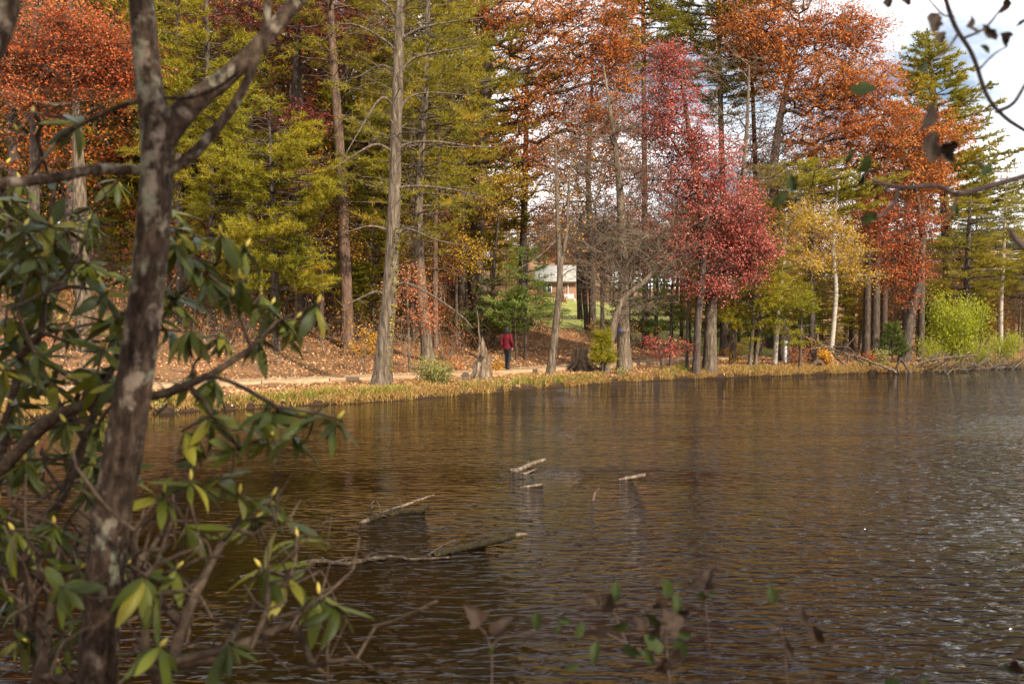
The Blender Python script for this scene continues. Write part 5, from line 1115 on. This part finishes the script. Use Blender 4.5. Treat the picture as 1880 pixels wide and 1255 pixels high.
# another trunk at the very edge of the frame
def edge_tree():
    Y = 2.2; b = np.array([-1.30, Y, H(-1.3, Y)]); g = Geo(); t = empty('edge_tree', b); tag(t, 'blurred grey trunk cut by the top left corner', 'tree')
    tube(g, catmull([b - np.array([0, 0, .3]), (-1.42, Y, 1.5), (-1.36, Y, 2.5), at(-10, 60, Y), at(0, -40, Y), at(10, -200, Y), (-1.0, Y, 4.6)], 30), np.linspace(.05, .022, 30), 12, .04); g.obj('trunk', NB, t, b)
    c, w = Geo(), Geo(); rng = np.random.default_rng(5); deciduous(w, c, [(-1.1, Y, 4.0), (-1.0, Y, 4.6)], [.02, .01], [((-1.1, 2.0, 5.0), (1.0, 1.0, .6), 24)], rng, 3.9, leaf=.08, per=14, rtip=.004, twigs=3, twlen=.3, spread=.2, seg=.4)
    w.obj('branch', NB, t, b); c.obj('crown', LM['bush'], t, b, smooth=False)
edge_tree()
# trees out of view on the near bank, placed to shade the foreground
def shade_tree(label, b, hgt, els, seed, leafm):
    rng = np.random.default_rng(seed); w, c = Geo(), Geo(); b = np.array([b[0], b[1], H(b[0], b[1])])
    deciduous(w, c, [b, b + np.array([.1, .05, hgt * .4]), b + np.array([-.1, .2, hgt * .8])], [.2, .15, .07], els, rng, 3.2, leaf=.13, per=30, rtip=.008, twigs=3, twlen=.7, spread=.4)
    finish('oak_tree', label, 'tree', b, w, c, M['bark_grey'], LM[leafm])
shade_tree('unseen dense holly added left of the picture edge to block sky light', (-5.0, 2.2), 7, [((-4.6, 2.6, 3.6), (1.7, 2.2, 2.2), 200)], 601, 'pine_green')  # added out of view to cut the sky fill from the left
shade_tree('unseen dense evergreen added behind the viewer to the left to block sky light', (-4.0, -2.0), 9, [((-3.6, -1.6, 4.6), (2.4, 2.2, 2.8), 240)], 602, 'pine_green')  # second unseen evergreen, added to darken the left side of the foreground
shade_tree('tall oak on the near bank behind the viewer shading the rhododendrons', (5.2, -2.6), 12, [((4.6, -2.4, 7.2), (3.4, 2.6, 2.4), 85), ((.2, -2.4, 6.4), (3.0, 2.4, 1.2), 150)], 600, 'rust')

# ------------------------------------------------------------------ rhododendrons
def broad_leaf(name, L, Wd, bend, fold, mat, rows=7, curl=0.0, shape=1.0, ragged=0.0):
    g = Geo(); V = []; rg = np.random.default_rng(int(1000 * (abs(bend) + fold + Wd)))
    for i in range(rows):
        t = i / (rows - 1); w = Wd * .5 * (math.sin(math.pi * min(1, t ** shape * .97 + .03)) ** .75) if 0 < i < rows - 1 else Wd * .04
        z = -bend * L * t * t; y = L * t * (1 - .12 * abs(bend) * t)
        for sx in (-1, -.5, 0, .5, 1):
            wj = w * (1 + ragged * rg.normal()); V.append((sx * wj + ragged * .25 * Wd * math.sin(5 * t), y + ragged * .06 * L * rg.normal(), z + (abs(sx) * fold * w) + ragged * .1 * L * rg.normal() - curl * (abs(sx) ** 2) * w + .01 * L * math.sin(7 * t + 3 * sx)))
    F = []
    for i in range(rows - 1):
        for j in range(4):
            a = i * 5 + j; F.append([a, a + 1, a + 6, a + 5])
    g.add(V, F); return g.mesh(name, mat)
def rhodo_mat():
    m, n, l, b = new_mat('rhododendron_leaf')
    gm = n.new('ShaderNodeNewGeometry'); oi = n.new('ShaderNodeObjectInfo')
    top = ramp(n, [(.024, .034, .005), (.05, .062, .008), (.10, .108, .012), (.17, .15, .015)], [0, .45, .85, 1]); und = ramp(n, [(.085, .09, .03), (.14, .14, .05)])
    l.new(oi.outputs['Random'], top.inputs[0]); l.new(oi.outputs['Random'], und.inputs[0])
    mx = n.new('ShaderNodeMix'); mx.data_type = 'RGBA'; l.new(gm.outputs['Backfacing'], mx.inputs['Factor']); l.new(top.outputs[0], mx.inputs['A']); l.new(und.outputs[0], mx.inputs['B'])
    l.new(mx.outputs['Result'], b.inputs['Base Color']); b.inputs['Roughness'].default_value = .42; b.inputs['Specular IOR Level'].default_value = .2
    t = n.new('ShaderNodeBsdfTranslucent'); l.new(top.outputs[0], t.inputs[0]); ms = n.new('ShaderNodeMixShader'); ms.inputs[0].default_value = .22
    l.new(b.outputs[0], ms.inputs[1]); l.new(t.outputs[0], ms.inputs[2]); l.new(ms.outputs[0], n['Material Output'].inputs[0]); return m
RM = rhodo_mat()
RL = [broad_leaf('leaf', .112, .029, b, f, RM, curl=c) for b, f, c in ((.15, .15, .1), (.35, .2, .25), (.05, .1, .3), (.5, .25, .3), (.25, -.1, .4), (.4, .3, .0))]
BM = leaf_mat('bud_yellow', [(.40, .33, .06), (.5, .40, .09)], .15)
def bud_mesh():
    g = Geo(); loft(g, [(0, 0, 0, .003, .003), (0, 0, .006, .006, .006), (0, 0, .013, .0065, .0065), (0, 0, .021, .004, .004), (0, 0, .028, .001, .001)], 8); return g.mesh('bud', BM)
BUD = bud_mesh()
stem_m = noise_mat('rhododendron_stem', [(.022, .014, .009), (.05, .033, .022), (.105, .075, .052)], (40, 40, 40), bump=.003)
def frame_rot(d, up):
    y = unit(np.asarray(d, float)); z = np.asarray(up, float) - y * np.dot(up, y); z = unit(z); x = np.cross(y, z)
    return Matrix(((x[0], y[0], z[0]), (x[1], y[1], z[1]), (x[2], y[2], z[2]))).to_euler()
def rhodo(label, base, main, whorls, bare, seed, cap=300, rt=.0026, wander=.13):
    rng = np.random.default_rng(seed); base = np.array([base[0], base[1], H(base[0], base[1])])
    t = empty('rhododendron', base); tag(t, label, 'shrub', 'rhododendrons on the near bank')
    trunk = catmull([base - np.array([0, 0, .1])] + [at(*q) for q in main], 26)
    W_ = np.array([at(*q) for q in whorls]); Bp = np.array([at(*q) for q in bare]) if len(bare) else np.zeros((0, 3))
    C = np.vstack([W_, Bp]) if len(Bp) else W_
    P, par, cnt, tips, nt = skeleton(trunk, C, rng, base[2] + .25, seg=.11, wander=wander, lift=.02)
    r = rt * np.maximum(cnt, 1) ** .52; idx = np.arange(nt, len(P)); pa = par[idx]
    for i in range(nt, len(P)): r[i] = min(r[i], r[par[i]]) if par[i] >= nt else r[i]
    g = Geo(); segs(g, P[pa], P[idx], np.where(pa < nt, r[idx], np.minimum(r[pa], r[idx] * 1.4)), r[idx], 6)
    tube(g, trunk, np.linspace(.022, .008, len(trunk)), 8, .05, rng)
    # side twigs
    k = rng.integers(nt, len(P), len(P) // 3); A = P[k]; D = unit(rng.normal(size=A.shape) + np.array([0, 0, .3])); B = A + D * rng.uniform(.04, .14, (len(A), 1)); segs(g, A, B, .0022, .0012, 4)
    g.obj('stem', stem_m, t, base)
    tipd = {tuple(np.round(P[i], 4)): unit(P[i] - P[par[i]]) for i in tips}
    cntl = 0
    for w in W_:
        ax = unit(tipd.get(tuple(np.round(w, 4)), np.array([0, 0, 1.])) * .7 + np.array([.05, -.1, .75]) + rng.normal(0, .2, 3))
        n = rng.integers(7, 12); a0 = rng.uniform(0, 6.28); e1 = unit(np.cross(ax, [.3, 1, .2])); e2 = np.cross(ax, e1); dr = rng.uniform(-.85, .2)
        for q in range(n):
            if cntl >= cap: break
            a = a0 + q * 2.4 + rng.normal(0, .2); el = dr + rng.normal(0, .28) + (.25 if q < 3 else 0)
            d = (math.cos(a) * e1 + math.sin(a) * e2) * math.cos(el) + ax * math.sin(el) + np.array([0, 0, -.18])
            o = bpy.data.objects.new('leaf', RL[rng.integers(0, len(RL))]); COL.objects.link(o); o.parent = t
            o.location = w - ax * rng.uniform(0, .02) - base; o.rotation_euler = frame_rot(d, ax * 1.0 + rng.normal(0, .25, 3)); sc = rng.uniform(.58, 1.1); o.scale = (sc * rng.uniform(.85, 1.2), sc, sc); cntl += 1
        if rng.uniform() < .55:
            o = bpy.data.objects.new('bud', BUD); COL.objects.link(o); o.parent = t; o.location = w - base; d = frame_rot(np.cross(ax, e1), ax); o.rotation_euler = d
            o.scale = (.85, .85, 1)
    return t
rr_ = np.random.default_rng(71)
A_wh = [(405, 428, 2.9), (452, 452, 3.0), (500, 560, 2.9), (583, 556, 2.8), (545, 585, 2.9), (430, 545, 2.8), (385, 505, 2.8), (470, 620, 2.95), (350, 600, 2.8), (400, 690, 2.8), (505, 745, 2.6), (580, 758, 2.6), (620, 768, 2.6), (468, 765, 2.6), (388, 762, 2.7), (335, 790, 2.7), (440, 822, 2.7),
        (345, 470, 2.9), (330, 540, 3.0), (360, 430, 3.1), (520, 600, 3.0), (410, 610, 3.0), (345, 700, 2.9), (480, 540, 3.1), (370, 840, 2.8), (540, 790, 2.7), (495, 800, 2.75), (320, 420, 3.0), (440, 510, 2.7)]
rhodo('rhododendron reaching right past the forked trunk with drooping leaf whorls', (-1.55, 2.9), [(-40, 1000, 2.9), (60, 800, 2.8), (180, 735, 2.78), (290, 725, 2.75), (380, 690, 2.75), (460, 640, 2.8)], A_wh, [], 711)
B_wh = [(440, 905, 2.7), (470, 950, 2.7), (533, 950, 2.7), (500, 910, 2.75), (545, 985, 2.6), (268, 1055, 2.3), (325, 1045, 2.4), (480, 1040, 2.5), (532, 1060, 2.5), (585, 1088, 2.5), (625, 1105, 2.5), (415, 1172, 2.2), (295, 1185, 2.2), (350, 880, 2.6), (300, 905, 2.6), (400, 872, 2.7), (110, 1075, 2.2), (340, 960, 2.6)]
B_ba = [(rr_.uniform(230, 620), rr_.uniform(900, 1250), rr_.uniform(2.2, 2.9)) for _ in range(105)] + [(660, 985, 2.5), (655, 1120, 2.5), (720, 1140, 2.4), (803, 1102, 2.4), (600, 1200, 2.4), (690, 1230, 2.3)]
rhodo('low rhododendron of bare tangled stems and few leaves over the near water', (-.72, 2.45), [(300, 1330, 2.4), (320, 1200, 2.5), (350, 1110, 2.55), (400, 1010, 2.65), (450, 940, 2.7)], B_wh, B_ba, 712, wander=.2)
C_wh = [(rr_.uniform(-40, 255), rr_.uniform(215, 880), rr_.uniform(2.65, 3.9)) for _ in range(42)] + [(60, 205, 3.0), (30, 240, 2.9), (20, 365, 2.7), (90, 190, 3.2), (120, 230, 3.1)]
C_ba = [(rr_.uniform(0, 260), rr_.uniform(450, 1240), rr_.uniform(2.6, 3.6)) for _ in range(40)]
rhodo('tall rhododendron massed behind and left of the forked trunk', (-1.75, 3.2), [(-60, 1150, 3.2), (-10, 900, 3.2), (30, 700, 3.2), (70, 520, 3.3), (100, 350, 3.3)], C_wh, C_ba, 713)
F_wh = [(rr_.uniform(0, 340), rr_.uniform(380, 800), rr_.uniform(2.7, 3.3)) for _ in range(36)]
rhodo('rhododendron leafing thickly just behind the forked trunk at mid height', (-1.2, 3.0), [(40, 1100, 3.0), (120, 900, 3.0), (180, 740, 3.0), (240, 600, 3.0)], F_wh, [], 716)
E_wh = [(rr_.uniform(-40, 250), rr_.uniform(330, 900), rr_.uniform(2.9, 4.2)) for _ in range(38)]
rhodo('rhododendron deep behind the forked trunk, seen through its neighbours', (-2.2, 3.7), [(-60, 1000, 3.7), (0, 800, 3.7), (60, 650, 3.7), (120, 500, 3.7)], E_wh, [], 715)
D_wh = [(rr_.uniform(-30, 240), rr_.uniform(820, 1230), rr_.uniform(2.5, 3.4)) for _ in range(26)]
D_ba = [(rr_.uniform(0, 330), rr_.uniform(820, 1250), rr_.uniform(2.3, 3.3)) for _ in range(95)]
rhodo('shadowy rhododendron filling the lower left corner', (-1.3, 2.7), [(60, 1330, 2.7), (80, 1200, 2.7), (100, 1080, 2.75), (120, 960, 2.8)], D_wh, D_ba, 714, wander=.2)

# ------------------------------------------------------------------ blurred sprigs near the lens
GL = noise_mat('sprig_leaf_green', [(.010, .018, .004), (.035, .045, .010)], (60, 60, 60), bump=0, rough=.6, spec=.12); BL = noise_mat('sprig_leaf_brown', [(.012, .007, .004), (.03, .018, .012), (.075, .048, .032)], (50, 50, 50), bump=0, rough=.7)
SL = {('g', 0): broad_leaf('leaf', 1, .66, .15, .3, GL, shape=.8, ragged=.14), ('g', 1): broad_leaf('leaf', 1, .55, .3, .5, GL, shape=.85, ragged=.16), ('b', 0): broad_leaf('leaf', 1, .62, .5, .8, BL, shape=.85, ragged=.25), ('b', 1): broad_leaf('leaf', 1, .55, -.4, 1.0, BL, ragged=.28)}
sprig_m = noise_mat('sprig_twig', [(.03, .02, .018), (.10, .07, .06)], (60, 60, 60), bump=.001)
def sprig(label, stems, lv, seed, name='leafy_sprig'):
    rng = np.random.default_rng(seed); b = at(*stems[0][0][:3]); t = empty(name, b); tag(t, label, 'sprig')
    g = Geo(); KD = 1.5; stems = [[(x, y, d * KD) for x, y, d in st[:-1]] + [st[-1]] for st in stems]; lv = [(x, y, d * KD, sz * .82, a, k) for x, y, d, sz, a, k in lv]; b = at(*stems[0][0]); t.location = b
    for st in stems:
        P = catmull([at(x, y, d) for x, y, d in st[0:1] + st[1:-1]], 26) if len(st) > 3 else catmull([at(x, y, d) for x, y, d in st[:-1]], 14)
        w0, w1 = st[-1]; d0 = st[0][2]; tube(g, P, np.linspace(pxm(w0, d0) / 2, pxm(w1, d0) / 2, len(P)), 7, .05, rng)
    g.obj('stem', sprig_m, t, b)
    for (x, y, d, size, ang, k) in lv:
        o = bpy.data.objects.new('leaf', SL[(k, int(rng.integers(0, 2)))]); COL.objects.link(o); o.parent = t
        a = R(ang); dv = np.array([math.cos(a), rng.normal(0, .35), math.sin(a)]); L = pxm(size, d)
        o.location = at(x, y, d) - unit(dv) * L * .5 - b; o.rotation_euler = frame_rot(dv, np.array([rng.normal(0, .5), -1, rng.normal(.3, .5)])); o.scale = (L * rng.uniform(.8, 1.1), L, L)
sprig('bent dark twig with curled brown leaves across the sky at upper right', [[(1728, -30, 1.7), (1752, 45, 1.7), (1785, 100, 1.7), (1812, 175, 1.7), (1845, 215, 1.7), (1890, 245, 1.7), (9, 7)], [(1690, -20, 1.7), (1715, 10, 1.7), (1733, 28, 1.7), (1752, 30, 1.7), (4, 3)], [(1760, 60, 1.7), (1740, 90, 1.65), (1720, 108, 1.6), (5, 3)], [(1795, 130, 1.7), (1825, 100, 1.6), (1850, 85, 1.6), (4, 2)], [(1830, 205, 1.7), (1860, 190, 1.6), (1885, 150, 1.6), (8, 5)], [(1770, 70, 1.7), (1810, 50, 1.7), (1850, 0, 1.7), (5, 3)]],
    [(1637, 6, 1.6, 36, 260, 'b'), (1664, 8, 1.6, 40, 262, 'b'), (1712, 48, 1.6, 62, 235, 'b'), (1729, 72, 1.6, 34, 245, 'b'), (1790, 46, 1.6, 56, 20, 'b'), (1812, 62, 1.6, 44, 300, 'b'), (1839, 10, 1.6, 36, 80, 'b'), (1848, 70, 1.6, 32, 240, 'b'), (1810, 90, 1.6, 34, 150, 'g'), (1875, 42, 1.6, 26, 200, 'g'), (1562, 55, 1.5, 26, 20, 'b')], 801)
sprig('gnarled twig with green and brown leaves reaching in at right', [[(1900, 318, 1.5), (1830, 338, 1.5), (1760, 356, 1.5), (1720, 342, 1.5), (1650, 344, 1.5), (1600, 330, 1.5), (13, 7)], [(1650, 346, 1.5), (1640, 375, 1.48), (1610, 400, 1.45), (1590, 395, 1.45), (7, 4)], [(1760, 356, 1.5), (1748, 385, 1.5), (1742, 400, 1.5), (6, 3)]],
    [(1585, 163, 1.4, 56, 10, 'g'), (1698, 122, 1.4, 46, 15, 'g'), (1692, 218, 1.35, 62, 75, 'b'), (1705, 270, 1.35, 74, 250, 'b'), (1728, 262, 1.35, 66, 20, 'b'), (1738, 292, 1.35, 50, 285, 'b'), (1590, 300, 1.4, 46, 60, 'g'), (1558, 290, 1.4, 36, 250, 'g'), (1530, 315, 1.4, 40, 10, 'g'), (1454, 335, 1.3, 46, 100, 'g'), (1432, 365, 1.3, 50, 220, 'g'), (1812, 312, 1.45, 46, 50, 'g'), (1795, 300, 1.45, 30, 130, 'b'), (1582, 332, 1.42, 32, 250, 'g'), (1755, 385, 1.4, 30, 270, 'g'), (1595, 400, 1.42, 40, 195, 'g')], 802)
sprig('stray dark twig end at the right edge below the gnarled twig', [[(1900, 470, 1.3), (1870, 445, 1.3), (1855, 425, 1.3), (15, 11)]], [(1850, 420, 1.3, 26, 140, 'b')], 803)
sprig('sprig of curled brown and green leaves low over the water at centre right', [[(1235, 1300, 1.5), (1225, 1220, 1.5), (1222, 1150, 1.5), (1218, 1080, 1.5), (6, 3)], [(1225, 1220, 1.5), (1150, 1180, 1.5), (1085, 1150, 1.5), (1030, 1135, 1.5), (5, 2)], [(1150, 1182, 1.5), (1130, 1130, 1.5), (1118, 1090, 1.5), (4, 2)]],
    [(1130, 1085, 1.45, 52, 75, 'g'), (1118, 1105, 1.45, 50, 60, 'b'), (1088, 1100, 1.45, 30, 150, 'b'), (1225, 1080, 1.45, 52, 100, 'g'), (1242, 1105, 1.45, 50, 70, 'g'), (1238, 1140, 1.4, 66, 20, 'b'), (1205, 1140, 1.4, 58, 160, 'g'), (1222, 1160, 1.4, 50, 200, 'b'), (1092, 1196, 1.4, 54, 80, 'g'), (1065, 1155, 1.45, 42, 60, 'g'), (1035, 1138, 1.45, 36, 160, 'g'), (1022, 1155, 1.45, 24, 200, 'g'), (1050, 1225, 1.4, 36, 180, 'g'), (1160, 1195, 1.45, 46, 320, 'g'), (1190, 1205, 1.45, 52, 300, 'g'), (1250, 1190, 1.45, 46, 280, 'g'), (1215, 1225, 1.45, 50, 250, 'b'), (1258, 1165, 1.45, 40, 330, 'g'), (1105, 1160, 1.45, 32, 40, 'b'), (1190, 1165, 1.45, 52, 30, 'b'), (1175, 1140, 1.4, 46, 110, 'b'), (1230, 1200, 1.45, 50, 60, 'b'), (1210, 1110, 1.45, 44, 240, 'b'), (1140, 1150, 1.45, 40, 200, 'g'), (1255, 1125, 1.45, 44, 10, 'b'), (1200, 1180, 1.4, 54, 130, 'g')], 804)
sprig('two folded brown leaves on a thin stalk beside the low sprig', [[(900, 1300, 1.5), (903, 1220, 1.5), (895, 1170, 1.5), (880, 1150, 1.5), (4, 2)], [(903, 1220, 1.5), (912, 1175, 1.5), (985, 1160, 1.5), (3, 2)]], [(872, 1130, 1.45, 56, 115, 'b'), (918, 1150, 1.45, 58, 65, 'b'), (985, 1138, 1.5, 42, 90, 'g'), (900, 1195, 1.45, 36, 250, 'g')], 805)
sprig('small upright sprig with pointed leaf right of the low sprig', [[(1310, 1300, 1.55), (1302, 1180, 1.55), (1295, 1100, 1.55), (1298, 1050, 1.55), (3, 2)]], [(1298, 1062, 1.5, 52, 85, 'b'), (1280, 1070, 1.5, 38, 190, 'b'), (1290, 1095, 1.5, 30, 290, 'g'), (1310, 1090, 1.5, 24, 340, 'g')], 806)
sprig('thin stalks with three hanging leaves over the open water at right', [[(1450, 1300, 1.5), (1442, 1200, 1.5), (1455, 1130, 1.5), (1472, 1110, 1.5), (3, 2)], [(1455, 1130, 1.5), (1490, 1120, 1.5), (1500, 1140, 1.5), (3, 2)], [(1442, 1200, 1.5), (1425, 1120, 1.5), (1418, 1075, 1.5), (2.5, 1.5)]], [(1470, 1132, 1.45, 50, 265, 'b'), (1502, 1168, 1.45, 52, 290, 'b'), (1418, 1090, 1.45, 42, 95, 'g'), (1440, 1185, 1.45, 50, 275, 'b')], 807)
sprig('leaf sprig rising from the bottom right corner', [[(1880, 1330, 1.4), (1870, 1250, 1.4), (1862, 1200, 1.4), (5, 3)]], [(1862, 1215, 1.35, 56, 80, 'b'), (1850, 1225, 1.35, 30, 150, 'g'), (1878, 1195, 1.35, 40, 200, 'b'), (1640, 1252, 1.35, 40, 20, 'g'), (1700, 1255, 1.35, 34, 80, 'g')], 808)
